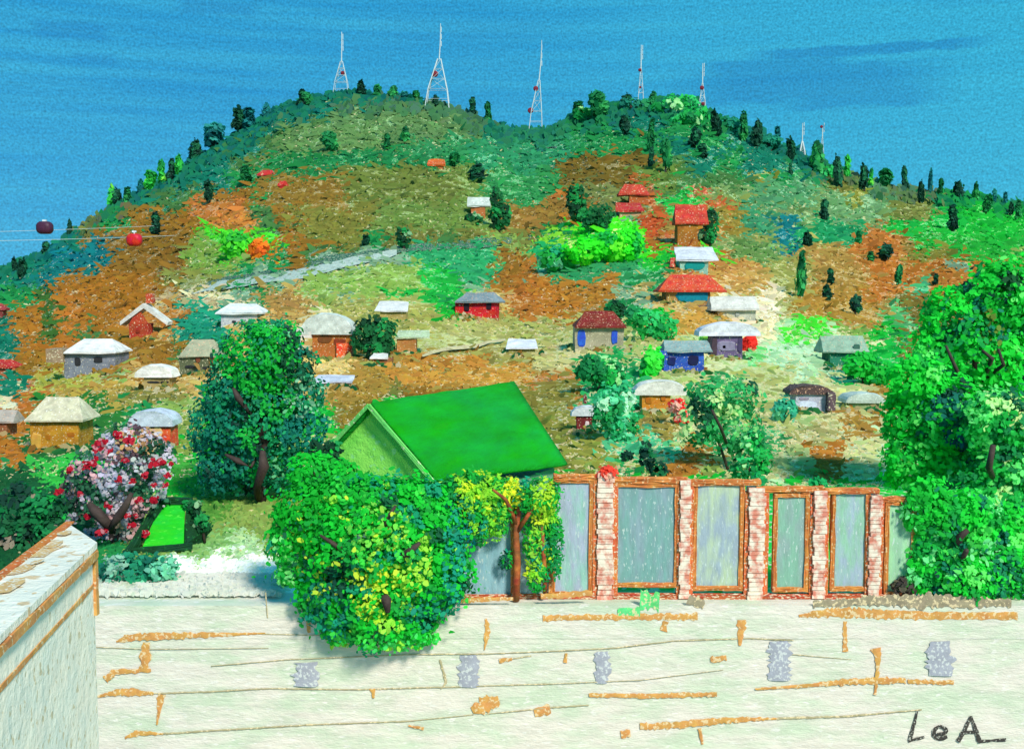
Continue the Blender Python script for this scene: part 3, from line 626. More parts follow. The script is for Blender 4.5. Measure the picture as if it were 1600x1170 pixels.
    for (nm, u0, u1, v0, v1, y0, y1, c) in extra:
        mesh(nm, *box(X(u0), X(u1), y0, y1, at(um, v1, Y)[2] - z0, at(um, v0, Y)[2] - z0), paint('house', rgb=c, speck=.3, **ps), t, cuts=2, jit=s * .7)
    return t
DK = (44, 44, 48); DB = (70, 50, 36)
house('grey_house', 'blue-grey house with white roof and two dark windows, on the brown slope at far left', (101, 180), 551, 584, (103, 184, 529), (124, 130, 144), (226, 224, 222), [(122, 565, 9, 13, DK), (154, 562, 13, 9, DK)], [('lean_to_roof', 76, 102, 545, 566, -.6, 2.0, (148, 124, 100))], 'hip')
house('gabled_cottage', 'small red cottage under a white V-shaped gable roof', (202, 232), 506, 530, (190, 262, 474), (176, 66, 40), (216, 212, 206), [(216, 518, 6, 5, (130, 40, 24))], [('chimney', 226, 236, 459, 474, 1, 2.2, (180, 70, 44))], 'front')
house('pale_cottage', 'bluish white cottage beside the hillside road end, above the big teal tree', (345, 402), 490, 506, (338, 412, 474), (186, 188, 196), (216, 220, 222), [(366, 503, 6, 4, DK), (392, 500, 6, 4, (120, 130, 120))], (), 'hip')
house('olive_house', 'dark olive house with grey-green roof and an orange side room', (280, 326), 557, 585, (281, 345, 531), (96, 104, 76), (160, 162, 134), [(297, 573, 14, 4, DK), (322, 575, 10, 4, DK), (310, 562, 7, 9, (120, 66, 44))], [('side_room', 326, 341, 555, 568, .2, 2.5, (186, 104, 50))], 'hip')
house('white_roofed_hut', 'low tan hut with an oval white roof and thin dark windows', (224, 266), 589, 608, (212, 271, 567), (166, 146, 92), (234, 232, 226), [(240, 597, 18, 3, DK), (258, 597, 12, 3, DK)], (), 'dome')
house('yellow_house', 'mustard yellow house with a cream peaked roof at far left', (48, 124), 657, 702, (42, 134, 620), (186, 132, 36), (206, 198, 168), [(76, 683, 8, 8, (160, 96, 24)), (112, 679, 12, 7, (160, 96, 24)), (57, 690, 15, 26, (196, 150, 66))], (), 'hip')
house('red_orange_house', 'red-orange house with cream front and ragged pale blue roof, above the blossoming tree', (214, 267), 664, 705, (201, 272, 637), (216, 80, 44), (198, 206, 222), [(240, 675, 26, 16, (214, 170, 120)), (229, 667, 7, 5, DK), (240, 667, 6, 5, DK), (262, 665, 8, 4, DK)], (), 'dome')
house('round_roofed_house', 'brown and orange house under a tall white rounded roof', (488, 550), 521, 560, (470, 552, 487), (180, 104, 46), (206, 214, 208), [(508, 530, 20, 11, (112, 66, 34)), (531, 534, 18, 10, (124, 56, 30))], [('red_annex', 527, 550, 536, 558, -.35, 0.2, (228, 84, 44)), ('side_roof', 450, 488, 516, 528, -.3, 3, (206, 196, 190)), ('white_curtain', 463, 471, 526, 548, -.5, -.3, (216, 216, 222))], 'dome')
house('small_shed', 'small brown shed with white eaves beside the round dark tree', (583, 612), 560, 570, (578, 606, 553), (150, 96, 54), (226, 220, 214), (), (), 'flat')
house('tan_cottage', 'tan cottage with a thin striped white roof, above the two dark trees', (594, 634), 486, 503, (586, 638, 472), (172, 152, 86), (216, 214, 212), (), (), 'flat')
house('long_white_shed', 'long low shed with a pale lilac roof, upslope of the bright green roof', (492, 545), 597, 606, (486, 551, 587), (190, 160, 110), (204, 206, 222), (), (), 'flat')
house('outlined_hut', 'orange hut with a thin mint green roof among bushes', (620, 650), 528, 552, (618, 672, 517), (186, 128, 66), (178, 196, 156), (), (), 'flat')
house('red_house', 'bright red house with a grey roof and two dark windows', (712, 779), 472, 496, (711, 789, 457), (206, 30, 36), (124, 140, 146), [(729, 479, 8, 15, (40, 20, 32)), (764, 476, 8, 15, (40, 20, 32))], [('terrace', 711, 780, 497, 507, -1.2, 1, (136, 98, 50))], 'hip')
house('white_strip_hut', 'olive hut with a narrow ragged white roof in the middle of the slope', (795, 836), 544, 554, (791, 840, 531), (150, 142, 84), (220, 222, 232), (), (), 'flat')
house('blue_windowed_house', 'stone-grey house with dark red roof and two blue windows', (898, 975), 511, 544, (898, 978, 486), (168, 162, 134), (126, 40, 30), [(908, 528, 12, 25, (44, 84, 190)), (960, 527, 9, 20, (44, 84, 190))], [('terrace', 898, 978, 545, 553, -1.0, .6, (178, 170, 130))], 'hip')
house('blue_house', 'cobalt blue house with a grey-green roof and two dark windows', (1037, 1100), 549, 580, (1037, 1112, 532), (44, 86, 186), (138, 164, 162), [(1049, 564, 13, 13, (26, 34, 92)), (1083, 563, 16, 15, (26, 26, 70))], [('awning', 1024, 1040, 548, 556, -.8, .5, (44, 84, 180))], 'gable')
house('purple_house', 'purple house with dark side walls beneath a lavender white roof', (1112, 1160), 524, 560, (1090, 1188, 501), (104, 88, 130), (218, 218, 232), [(1135, 541, 26, 14, (128, 120, 150)), (1131, 542, 5, 5, (40, 30, 50)), (1116, 543, 8, 30, (70, 54, 66)), (1156, 538, 7, 24, (68, 56, 92))], (), 'dome')
house('teal_fronted_hut', 'small teal hut with a flat white roof, uppermost on the eastern slope', (1062, 1106), 407, 424, (1056, 1122, 387), (136, 186, 170), (204, 206, 214), [(1085, 415, 28, 13, (10, 134, 130))], [('red_post', 1047, 1055, 403, 417, 0, .6, (196, 74, 60))], 'flat')
house('red_roofed_shop', 'teal and brown building under a long red-orange roof', (1042, 1110), 455, 474, (1028, 1134, 429), (168, 128, 70), (204, 72, 44), [(1081, 462, 48, 20, (8, 120, 142))], [('dark_step', 1070, 1102, 478, 487, -1.8, .2, (110, 86, 76))], 'hip')
house('chalky_house', 'chalky white house with faint grey walls behind the lavender roof', (1122, 1180), 484, 500, (1110, 1186, 463), (188, 190, 174), (208, 204, 194), [(1152, 491, 6, 6, (150, 154, 150))], (), 'gable')
house('amber_house', 'amber house beneath a broad white domed roof, beside the red bush', (1003, 1048), 616, 645, (990, 1074, 591), (206, 134, 38), (222, 220, 210), [(1013, 626, 9, 10, (168, 96, 24)), (1036, 622, 7, 9, (168, 96, 24))], [('dark_step', 1006, 1050, 645, 656, -1.2, .2, (118, 100, 78))], 'dome')
house('dark_red_hut', 'dark red hut with a white roof like a mushroom cap', (901, 932), 649, 675, (892, 944, 632), (112, 34, 32), (206, 212, 216), [(917, 662, 6, 8, (220, 200, 200))], [('chimney', 913, 918, 620, 632, .5, 1.1, (110, 50, 50))], 'dome')
house('arched_hut', 'lilac-grey hut under a dark brown arched roof', (1243, 1290), 615, 642, (1232, 1300, 599), (182, 186, 204), (84, 64, 62), [(1262, 632, 28, 10, (196, 206, 224)), (1256, 623, 14, 4, (140, 130, 150))], [('dark_step', 1248, 1284, 643, 655, -1.2, .2, (104, 90, 78)), ('eave_side', 1290, 1302, 612, 640, -.6, 2.2, (90, 72, 80))], 'dome')
house('mint_house', 'hazy mint green house with one dark window, near the tall right trees', (1296, 1352), 550, 574, (1284, 1356, 525), (34, 118, 92), (138, 168, 146), [(1338, 542, 10, 8, (60, 96, 84))], (), 'gable')
house('swept_roof_hut', 'hut with a pale curved roof in front of the right green trees', (1326, 1374), 628, 640, (1320, 1384, 611), (140, 160, 110), (186, 200, 190), (), (), 'dome')
house('orange_roofed_barn', 'ochre barn with a sloping crimson roof beside a dark tree, high on the slope', (1058, 1090), 350, 386, (1054, 1106, 320), (168, 104, 34), (196, 62, 44), (), (), 'gable')
house('crimson_roofed_hut', 'little hut with a patchy crimson roof below the brown field', (968, 1002), 330, 340, (962, 1006, 318), (196, 150, 110), (186, 52, 40), (), (), 'flat')
house('rust_hut', 'rust-coloured hut at the corner of the brown field', (984, 1012), 304, 322, (966, 1014, 288), (182, 94, 44), (188, 66, 44), (), (), 'hip')
house('tiny_orange_hut', 'tiny hut with an orange roof, highest on the hill', (672, 692), 259, 265, (667, 696, 250), (180, 104, 50), (204, 96, 34), (), (), 'flat')
house('tiny_red_hut', 'tiny hut with a red and white roof in the dark green scrub', (406, 422), 273, 280, (402, 430, 266), (190, 120, 100), (192, 40, 40), (), (), 'hip')
house('tiny_scarlet_hut', 'tiny scarlet hut at the edge of the brown field', (437, 446), 290, 297, (434, 449, 283), (186, 50, 40), (196, 44, 40), (), (), 'hip')
house('white_orange_hut', 'ruined white and orange hut beside the tall dark bush', (736, 758), 322, 340, (730, 766, 308), (188, 110, 60), (190, 200, 192), (), [('rubble', 722, 745, 336, 350, -2, 0, (196, 202, 190))], 'gable')
house('brown_cottage', 'grey-roofed brown house cut off by the left edge', (-30, 12), 660, 684, (-40, 24, 640), (150, 96, 60), (170, 160, 150), (), (), 'gable')
house('red_hut', 'small hut with a dark red roof at the left edge of the slope', (-20, 14), 574, 584, (-24, 26, 562), (150, 80, 50), (176, 50, 40), (), (), 'hip')
house('maroon_hut', 'small maroon hut at the left edge, uphill of the red one', (-16, 4), 484, 502, (-20, 8, 474), (140, 60, 56), (150, 56, 56), (), (), 'hip')

# low scrub growing against the houses
PX_ = []
for (hu0, hu1, hv) in HOUSES:
    n_s = int((hu1 - hu0) * .55) + 8
    PX_.append(np.stack([rng.uniform(hu0 - 10, hu1 + 12, n_s), hv + rng.uniform(-3, 5, n_s)], 1))
PX_ = np.concatenate(PX_); Ys = depth(PX_[:, 0], PX_[:, 1]) - .5; Ps = atv(PX_[:, 0], PX_[:, 1] - 1, Ys)
cs = np.array([rgb8(c_) for c_ in ((40, 120, 60), (130, 140, 70), (190, 170, 120), (150, 106, 44), (24, 96, 56), (206, 196, 160))])[rng.integers(0, 6, len(Ps))]
sb = polys('scrub', leaves(Ps, np.tile([[0, -1, .4]], (len(Ps), 1)), 1, cs) * 0 + leaves(Ps, np.tile([[0, -1, .4]], (len(Ps), 1)), .34, cs), cs, leafmat()); tag(sb, kind='stuff')

# ------------------------------------------------------------------ big house with the bright green roof
A0 = np.array(at(578, 632, 36)); kz = A0[2]
B0 = np.array([0.0, 0, 0]); Yb = (CAMZ - kz) / ((598 - HZ) / F) ; B0 = np.array(at(800, 598, Yb)); B0[2] = kz
gh = thing('green_roofed_house', 'large house with a vivid green gable roof behind the yellow-flecked tree', 'house', (A0[0], A0[1], YARD))
rd = (B0 - A0); rl_ = np.linalg.norm(rd[:2]); rdn = rd / rl_; nn = np.array([rdn[1], -rdn[0], 0])
wv = 2.55; C0 = np.array(at(680, 752, A0[1] + nn[1] * wv)); D0 = np.array(at(884, 728, C0[1] + rd[1])); D0 = np.array(at(884, 728, float(C0[1] + rd[1])))
E0 = A0 - nn * wv; E0[2] = C0[2]; G0 = B0 - nn * wv; G0[2] = D0[2]
Mr = np.array(at(835, 628, Yb - .4))
o_ = np.array([A0[0], A0[1], YARD])
def bil(a, b, c, d, n, m, hh=0):
    s = np.linspace(0, 1, n)[None, :, None]; t_ = np.linspace(0, 1, m)[:, None, None]
    return a * (1 - s) * (1 - t_) + b * s * (1 - t_) + c * s * t_ + d * (1 - s) * t_
th = .12; up = np.array([0, 0, th])
P1 = bil(A0, B0, D0, C0, 24, 14) - o_; P2 = bil(A0, B0, G0, E0, 24, 14) - o_
P1[..., 2] += (fbm(P1[..., 0] * .8 + 5, P1[..., 1] * .8, 2) - .5) * .12
for nm_, PX in (('roof_slope', P1), ('roof_slope', P2)):
    o = grid_mesh(nm_, PX, paint('greenroof', scale=.9, rgb=(5, 150, 34), var=.16, bump=.9, rough=.95, stretch=(.5, .5, 2.6), speck=0.0, tone2=(2, 128, 34), tone2amt=.6), parent=gh)
    s = o.modifiers.new('th', 'SOLIDIFY'); s.thickness = th; s.offset = -1
gm = paint('gable', scale=1.3, rgb=(150, 234, 96), var=.12, bump=.8, speck=.18, tone2=(90, 206, 70), tone2amt=.6, speckcol=(150, 226, 140))
ins = rdn * .25; lo_ = np.array([0, 0, -.12])
Ag, Cg, Eg = A0 + ins + lo_ - o_, C0 + ins + lo_ * .7 - o_, E0 + ins + lo_ * .7 - o_
mesh('gable_wall', [Ag, Cg, Eg, Ag + rdn * .2, Cg + rdn * .2, Eg + rdn * .2], [(0, 2, 1), (3, 4, 5), (0, 1, 4, 3), (0, 3, 5, 2), (1, 2, 5, 4)], gm, gh)
def bar(p, q_, w_, h_):
    p, q_ = np.array(p), np.array(q_); d = (q_ - p) / np.linalg.norm(q_ - p); sd2 = np.cross(d, [0, 0, 1]); sd2 /= np.linalg.norm(sd2); u_ = np.cross(sd2, d)
    V = [p + sd2 * a * w_ / 2 + u_ * c * h_ / 2 for a, c in ((-1, -1), (1, -1), (1, 1), (-1, 1))] + [q_ + sd2 * a * w_ / 2 + u_ * c * h_ / 2 for a, c in ((-1, -1), (1, -1), (1, 1), (-1, 1))]
    return V, [(0, 3, 2, 1), (4, 5, 6, 7), (0, 1, 5, 4), (1, 2, 6, 5), (2, 3, 7, 6), (3, 0, 4, 7)]
vgm = paint('verge', scale=2, rgb=(110, 206, 100), var=.12, bump=.6, speck=.2)
for q_ in (C0, E0): mesh('bargeboard', *bar(A0 - o_ - rdn * .08 + [0, 0, -.02], q_ - o_ - rdn * .08 + [0, 0, -.02], .06, .13), vgm, gh, cuts=3, jit=.008)
i2 = nn * .35
wq = [Cg - i2, Eg + i2, G0 - rdn * .3 + i2 - o_, D0 - rdn * .3 - i2 - o_]
Vw = [(p[0], p[1], -.6) for p in wq] + [(p[0], p[1], min(C0[2], D0[2]) - YARD - .06) for p in wq]
mesh('wall', Vw, [(0, 1, 2, 3), (7, 6, 5, 4)] + [(i, 4 + i, 4 + (i + 1) % 4, (i + 1) % 4) for i in range(4)], paint('housewall', scale=1.5, rgb=(110, 150, 132), var=.15, bump=.5), gh)

# small green shelter at the left
sx, sy, sz = T(250, 862)
sh = thing('green_shelter', 'small lime green sloping-roofed shelter with thick dark green edges', 'shelter', (sx, sy, YARD))
s = sy / F
lo3 = lambda u, v, dY: tuple(np.array(at(u, v, sy + dY)) - np.array([sx, sy, YARD]))
q1 = [lo3(222, 856, -.3), lo3(287, 849, -.25), lo3(289, 787, 1.2), lo3(252, 787, 1.25)]
lm = paint('lime', scale=2.4, rgb=(28, 186, 28), var=.14, bump=.8, stretch=(.6, .6, 2.4), speck=.12, speckcol=(80, 210, 60)); dm = paint('darkgreen', scale=3, rgb=(10, 62, 32), var=.35, bump=.8, speck=.08, speckcol=(40, 130, 60))
V = q1 + [(x, y, z - .15) for x, y, z in q1]
mesh('roof', V, [(0, 1, 2, 3), (7, 6, 5, 4)] + [(i, 4 + i, 4 + (i + 1) % 4, (i + 1) % 4) for i in range(4)], lm, sh, cuts=3, jit=.006)
for p_, q_, w_ in ((lo3(200, 866, -.4), lo3(256, 776, 1.3), .26), (lo3(208, 861, -.42), lo3(300, 853, -.3), .19), (lo3(248, 781, 1.3), lo3(300, 783, 1.2), .2)):
    mesh('edge_beam', *bar(p_, q_, w_, .2), dm, sh, cuts=4, jit=.015)
q2 = [lo3(288, 850, -.2), lo3(304, 846, .5), lo3(330, 820, 1.4), lo3(312, 792, 1.5), lo3(291, 786, 1.15)]
V = q2 + [(x, y + .1, z - .2) for x, y, z in q2]
mesh('side_panel', V, [(0, 1, 2, 3, 4), (9, 8, 7, 6, 5)] + [(i, 5 + i, 5 + (i + 1) % 5, (i + 1) % 5) for i in range(5)], dm, sh, cuts=2, jit=.02)
for u_, dY in ((228, 0), (284, 0), (290, 1.1), (254, 1.15)):
    x_ = (at(u_, 840, sy + dY)[0] - sx); mesh('leg', *box(x_ - .05, x_ + .05, dY - .05, dY + .05, -.3, min(.35, 2) + dY * .3), dm, sh)

# ------------------------------------------------------------------ trees
bark = paint('bark', scale=4, rgb=(66, 54, 50), var=.3, bump=.9)
def tree(name, label, base, Y, blobs_px, n, leaf_px, palette, trunk, limbs, zones_px=(), group=None, bark_=None, asp=1.6, cat='tree', thick=.7, dyk=.8, ground=None):
    """everything given where it is seen at distance Y: blobs (u, v, ru, rv)"""
    s = Y / F; bz = at(base[0], base[1], Y) if ground is None else (at(base[0], base[1], Y)[0], Y, ground)
    t = thing(name, label, cat, bz, 0, group); b = np.array(bz)
    loc = lambda u, v, dy=0: tuple(np.array(at(u, v, Y + dy)) - b)
    bl = []
    for q_ in blobs_px:
        u, v, ru, rv = q_[:4]; dy = q_[4] if len(q_) > 4 else random.uniform(-.3, .3) * ru * s
        bl.append((loc(u, v, dy), (ru * s, ru * s * dyk, rv * s)))
    zn = [(loc(u, v, -.4 * ru * s), (ru * s, ru * s * 6, rv * s), c, ch) for (u, v, ru, rv, c, ch) in zones_px]
    mesh('trunk', *tube([loc(u, v) for u, v, r in trunk], [r * s for u, v, r in trunk], 9), bark_ or bark, t, smooth=True)
    for lb in limbs:
        mesh('limb', *tube([loc(u, v, (lb[k][3] if len(lb[k]) > 3 else -.3 * k)) for k, (u, v, r, *_) in enumerate(lb)], [max(r * s, .01) for u, v, r, *_ in lb], 7), bark_ or bark, t, smooth=True)
    crown('crown', bl, n, leaf_px * s, palette, t, zones=zn, asp=asp)
    return t
# the big teal and green tree
tree('broad_tree', 'tall dark teal and green tree standing between the red-orange house and the green roof', (408, 780), 43.6,
  [(405, 560, 62, 52), (430, 525, 42, 24), (370, 610, 55, 50), (450, 620, 55, 52), (350, 670, 55, 50), (400, 660, 75, 70), (465, 670, 45, 48), (345, 730, 38, 42), (400, 735, 70, 34), (440, 575, 50, 40)], 17000, 3.6,
  [((16, 128, 80), 4), ((14, 108, 74), 3), ((10, 108, 88), 3), ((24, 158, 60), 3), ((90, 170, 120), .5), ((20, 60, 50), 1)],
  [(408, 790, 8), (408, 750, 9), (412, 700, 11), (410, 640, 7), (405, 580, 4)], [[(410, 700, 3, 0), (392, 730, 2, -1.6), (372, 720, 5, -1.7), (352, 710, 2, -1.65)], [(400, 660, 3, 0), (386, 640, 3, -1.5), (372, 622, 5.5, -1.65), (364, 606, 2, -1.6)], [(404, 778, 6, -.3), (402, 758, 6, -1.4), (412, 728, 8.5, -1.8), (410, 704, 4, -1.7)]],
  [(410, 560, 60, 50, (16, 150, 46), .75), (440, 600, 30, 60, (14, 140, 50), .5), (340, 720, 55, 55, (10, 104, 88), .75), (345, 640, 45, 45, (10, 112, 86), .6), (480, 675, 40, 30, (8, 106, 92), .75), (470, 560, 30, 50, (14, 74, 50), .6), (475, 620, 28, 34, (110, 160, 130), .25), (430, 740, 60, 20, (12, 120, 80), .4)], dyk=.7)
# yellow flecked tree before the wall
tree('flecked_tree', 'big bright green tree flecked with yellow, hiding the gable of the green-roofed house', (600, 944), 29.9,
  [(555, 785, 80, 44, -.6), (492, 806, 60, 50, -.6), (635, 800, 70, 52, -.6), (580, 850, 115, 80, -.7), (694, 846, 34, 60, -.6), (456, 850, 36, 50, -.6), (660, 890, 76, 60, -.75), (560, 930, 90, 56, -.75), (600, 965, 84, 42, -.75), (492, 745, 40, 36, -.4), (530, 742, 30, 22, -.4), (515, 930, 50, 42, -.75), (684, 915, 36, 44, -.75), (452, 900, 22, 18, -.8), (640, 990, 40, 22, -.75), (540, 985, 36, 22, -.75)], 32000, 4.2,
  [((12, 158, 40), 7), ((18, 136, 50), 3), ((50, 174, 60), 1.5), ((12, 130, 92), 1.5), ((130, 184, 56), .6), ((12, 84, 52), 1)],
  [(602, 946, 13), (598, 880, 10), (590, 800, 6)], [[(600, 900, 6, 0), (535, 858, 5, -1.6), (500, 836, 2, -1.7)], [(600, 900, 5, 0), (636, 864, 6, -1.65), (656, 848, 3, -1.7)], [(600, 880, 5, 0), (604, 812, 4, -1.5), (618, 790, 2, -1.5)], [(598, 925, 7, -.6), (604, 938, 8, -1.7), (606, 956, 4, -1.65)]],
  [(480, 800, 50, 60, (10, 146, 34), .7), (560, 740, 70, 40, (14, 140, 40), .5), (600, 810, 50, 34, (96, 172, 60), .4), (600, 885, 40, 20, (176, 200, 50), .5), (650, 880, 30, 34, (150, 196, 60), .5), (590, 930, 30, 26, (160, 190, 50), .5), (520, 930, 36, 50, (10, 110, 84), .5),
   (712, 860, 20, 80, (12, 128, 104), .6), (540, 880, 26, 40, (8, 66, 50), .6), (620, 850, 20, 14, (10, 126, 100), .5), (500, 970, 50, 26, (14, 132, 108), .5), (680, 940, 46, 36, (12, 120, 92), .5), (560, 860, 110, 90, (170, 190, 50), .05), (445, 880, 26, 60, (110, 200, 110), .35), (640, 995, 60, 20, (60, 186, 90), .4)], dyk=.55, ground=top)
# weeping tree
ob = paint('bark2', scale=4, rgb=(176, 92, 48), var=.35, bump=.8, tone2=(80, 56, 40), tone2amt=.7)
tree('weeping_tree', 'drooping yellow-green tree with a slim orange trunk, before the blue-grey panels', (806, 934), 29.75,
  [(780, 770, 50, 24), (840, 775, 40, 26), (720, 790, 36, 40), (745, 815, 26, 34), (760, 780, 44, 40), (735, 760, 40, 24), (775, 800, 22, 45), (838, 830, 20, 60), (858, 820, 14, 60), (840, 900, 18, 24), (868, 850, 12, 50), (790, 875, 10, 16)], 9500, 3.8,
  [((16, 142, 46), 4), ((14, 118, 50), 2.5), ((120, 176, 40), 2), ((176, 196, 40), 1.5), ((14, 130, 100), 1)],
  [(806, 938, 6), (808, 880, 6), (806, 830, 5), (812, 780, 4), (815, 765, 2)], [[(852, 930, 4, 0), (850, 880, 4, 0), (846, 800, 3, 0)], [(808, 820, 4), (790, 780, 3), (770, 765, 2)], [(808, 830, 4), (835, 790, 3)]],
  [(800, 770, 16, 24, (196, 200, 40), .7), (775, 800, 18, 50, (110, 180, 46), .5), (850, 780, 18, 34, (150, 186, 44), .7), (715, 800, 30, 30, (10, 120, 76), .5), (730, 840, 14, 26, (10, 120, 130), .5), (838, 860, 16, 40, (120, 176, 50), .5), (785, 880, 12, 20, (10, 80, 62), .8), (870, 860, 12, 50, (14, 130, 70), .5)], bark_=ob, asp=2.4, dyk=.45)
# right hand wood, tree by tree
RG = [((22, 172, 48), 7), ((16, 142, 54), 3), ((60, 180, 70), 1.6), ((10, 104, 78), 1.3), ((90, 196, 90), .8), ((8, 66, 50), .4)]
RW = 'tall trees at the end of the fence'
tree('leafy_tree', 'bright green tree with black branches at the right edge, topmost of the right wood', (1530, 800), 44.0, [(1500, 500, 60, 50), (1570, 470, 60, 50), (1540, 560, 75, 60), (1620, 520, 50, 80), (1470, 560, 44, 50), (1600, 590, 60, 50), (1580, 440, 50, 34)], 13000, 4.4, RG,
  [(1530, 800, 9), (1530, 700, 8), (1520, 600, 6), (1530, 520, 4)], [[(1525, 640, 4), (1500, 590, 3.4, -2.2), (1478, 540, 2, -2.3)], [(1525, 620, 4), (1550, 560, 3.4, -2.2), (1535, 548, 2.4, -2.3)], [(1528, 600, 3), (1568, 570, 3, -2.2), (1560, 545, 2, -2.2)]],
  [(1575, 460, 50, 50, (14, 158, 46), .7), (1568, 440, 20, 14, (8, 70, 36), .8), (1500, 520, 40, 34, (14, 130, 60), .5), (1530, 520, 16, 44, (90, 110, 40), .35)], RW, dyk=.7)
tree('leafy_tree', 'teal-patched green tree in the middle of the right wood, below the black-branched one', (1440, 880), 40.0, [(1435, 600, 44, 44), (1430, 650, 46, 50), (1490, 660, 60, 60), (1430, 720, 46, 46), (1500, 740, 60, 50)], 11000, 4.4, RG,
  [(1445, 880, 8), (1450, 780, 7), (1455, 690, 5)], [[(1450, 760, 4), (1480, 700, 3)], [(1450, 740, 4), (1420, 690, 3)]],
  [(1475, 640, 44, 26, (8, 96, 82), .7), (1500, 680, 34, 20, (8, 84, 104), .7), (1420, 640, 30, 40, (16, 150, 50), .6), (1440, 720, 50, 40, (14, 158, 48), .5)], RW, dyk=.7)  # teal zones are clumps of differently coloured leaves
tree('leafy_tree', 'pale-gapped green tree with a leaning black limb by the right edge', (1560, 900), 38.0, [(1560, 660, 50, 50), (1575, 730, 50, 50), (1540, 780, 56, 50), (1610, 780, 40, 60)], 8500, 4.4, [((24, 150, 60), 4), ((14, 116, 60), 3), ((90, 190, 100), 2), ((160, 206, 130), .6), ((10, 90, 60), 1)],
  [(1560, 900, 7), (1555, 800, 6), (1553, 700, 4)], [[(1553, 750, 4), (1545, 730, 5, -2.2), (1552, 695, 4, -2.3)]], [(1580, 640, 26, 30, (170, 206, 120), .25)], RW, dyk=.7)
tree('leafy_tree', 'low dense green tree reaching down to the end of the panel fence', (1480, 960), 30.0, [(1448, 790, 38, 44), (1510, 820, 60, 50), (1590, 890, 44, 44), (1444, 900, 26, 30), (1480, 870, 60, 50), (1550, 870, 50, 56), (1520, 905, 60, 34), (1455, 850, 32, 44), (1580, 830, 30, 60)], 13000, 4.4, RG + [((100, 196, 120), 1.0)],
  [(1490, 960, 8), (1492, 880, 8), (1498, 830, 5)], [[(1495, 860, 5), (1500, 838, 6, -.5), (1512, 828, 4, -.6)], [(1500, 880, 4), (1510, 860, 4, -.8)]],
  [(1450, 800, 40, 50, (14, 150, 44), .6), (1570, 900, 34, 40, (12, 110, 74), .5), (1480, 850, 40, 40, (16, 130, 60), .4), (1540, 860, 34, 20, (110, 200, 130), .3)], RW, dyk=.5, ground=top)
# blossoming tree
bt = tree('blossom_tree', 'pale grey-leaved tree dotted with crimson flowers beside the lime shelter', (190, 905), 36.8,
  [(205, 690, 40, 26), (180, 740, 70, 40), (160, 790, 60, 40), (215, 760, 42, 46), (160, 860, 56, 38), (240, 715, 28, 36), (130, 770, 34, 34), (195, 820, 30, 38)], 7500, 3.5,
  [((172, 166, 176), 4), ((146, 150, 152), 2.4), ((178, 144, 146), 3), ((44, 100, 70), 2.8), ((24, 66, 46), 2.2), ((160, 146, 124), 1.2), ((76, 56, 62), 1.6)],
  [(182, 890, 7), (180, 850, 8), (176, 812, 9), (178, 770, 3)], [[(176, 830, 5, -1.0), (164, 814, 8, -1.4), (150, 800, 9, -1.4), (138, 786, 4, -1.4)], [(172, 826, 4, -1.3), (184, 808, 7, -1.4), (196, 790, 6, -1.4), (206, 770, 3, -1.4)]],
  [(190, 740, 30, 30, (158, 158, 170), .6), (200, 870, 60, 26, (30, 120, 90), .5), (215, 690, 30, 20, (160, 126, 84), .4), (140, 750, 20, 16, (40, 86, 60), .6), (115, 760, 14, 14, (110, 96, 84), .6), (150, 850, 20, 20, (140, 150, 164), .6)], asp=1.4, dyk=.5)
FLW = [(152, 697, 11), (162, 690, 8), (202, 689, 9), (135, 727, 10), (145, 724, 8), (109, 734, 7), (93, 768, 7), (243, 723, 11), (252, 722, 8), (262, 743, 6), (226, 742, 7), (185, 748, 7), (208, 751, 6), (195, 719, 6), (183, 680, 8), (125, 772, 5), (241, 781, 8), (218, 781, 7), (168, 790, 7), (199, 805, 6), (212, 806, 5), (137, 807, 7),
       (206, 821, 8), (227, 832, 8), (153, 833, 8), (165, 829, 8), (240, 758, 5), (258, 758, 6), (222, 915, 5), (150, 716, 5), (268, 724, 5), (172, 705, 5)]
s = 36.8 / F
for (u, v, r_) in FLW:
    r_ = r_ * 1.1; c0 = np.array(at(u, v, 35.5)) - np.array(bt.location)
    n = 18; P_ = c0 + rng.normal(0, 1, (n, 3)).clip(-1.4, 1.4) * [r_ * s * .36, r_ * s * .25, r_ * s * .3]
    cl = np.array([rgb8(c) for c in ((196, 26, 50), (206, 44, 66), (170, 20, 44), (226, 150, 160))])[rng.choice(4, n, p=[.5, .25, .13, .12])]
    polys('flower', leaves(P_, np.tile([[0, -1, .3]], (n, 1)), r_ * s * .42, cl), cl, leafmat(), bt)

# bushes by hand: (name, label, u, v_base, blobs, palette, n)
def bush(name, label, u, vb, blobs, pal, n, leaf=4.2, group=None, Y=None, trunk=True, limbs=(), zones=()):
    Yb_ = Y or float(depth(u, vb))
    cv_ = np.mean([b_[1] for b_ in blobs]); cu_ = blobs[0][0]
    return tree(name, label, (u, vb), Yb_, blobs, n, leaf, pal, [(u, vb + 6, 2.6), ((u + cu_) / 2, (vb + cv_) / 2, 2.2), (cu_, cv_, 1.2)], limbs, zones, group, dyk=.7, cat='tree' if 'tree' in name else 'bush')
DG = [((14, 84, 44), 4), ((10, 58, 34), 3), ((20, 120, 60), 2), ((110, 150, 110), .5)]
MG = [((24, 146, 66), 4), ((40, 160, 90), 2), ((14, 110, 60), 2), ((140, 190, 130), 1)]
bush('round_tree', 'round very dark green tree touching the white-domed orange house', 580, 562, [(568, 525, 18, 26), (595, 520, 22, 22), (590, 545, 24, 16)], DG, 950)
bush('leafy_tree', 'mid green tree behind the dark red roof with blue windows', 1020, 532, [(1010, 505, 20, 20), (1035, 515, 22, 20), (990, 495, 14, 14)], MG, 750)
bush('dark_bush', 'little black-green bush on the corner of the dark red roof', 965, 500, [(962, 484, 14, 13)], DG, 260)
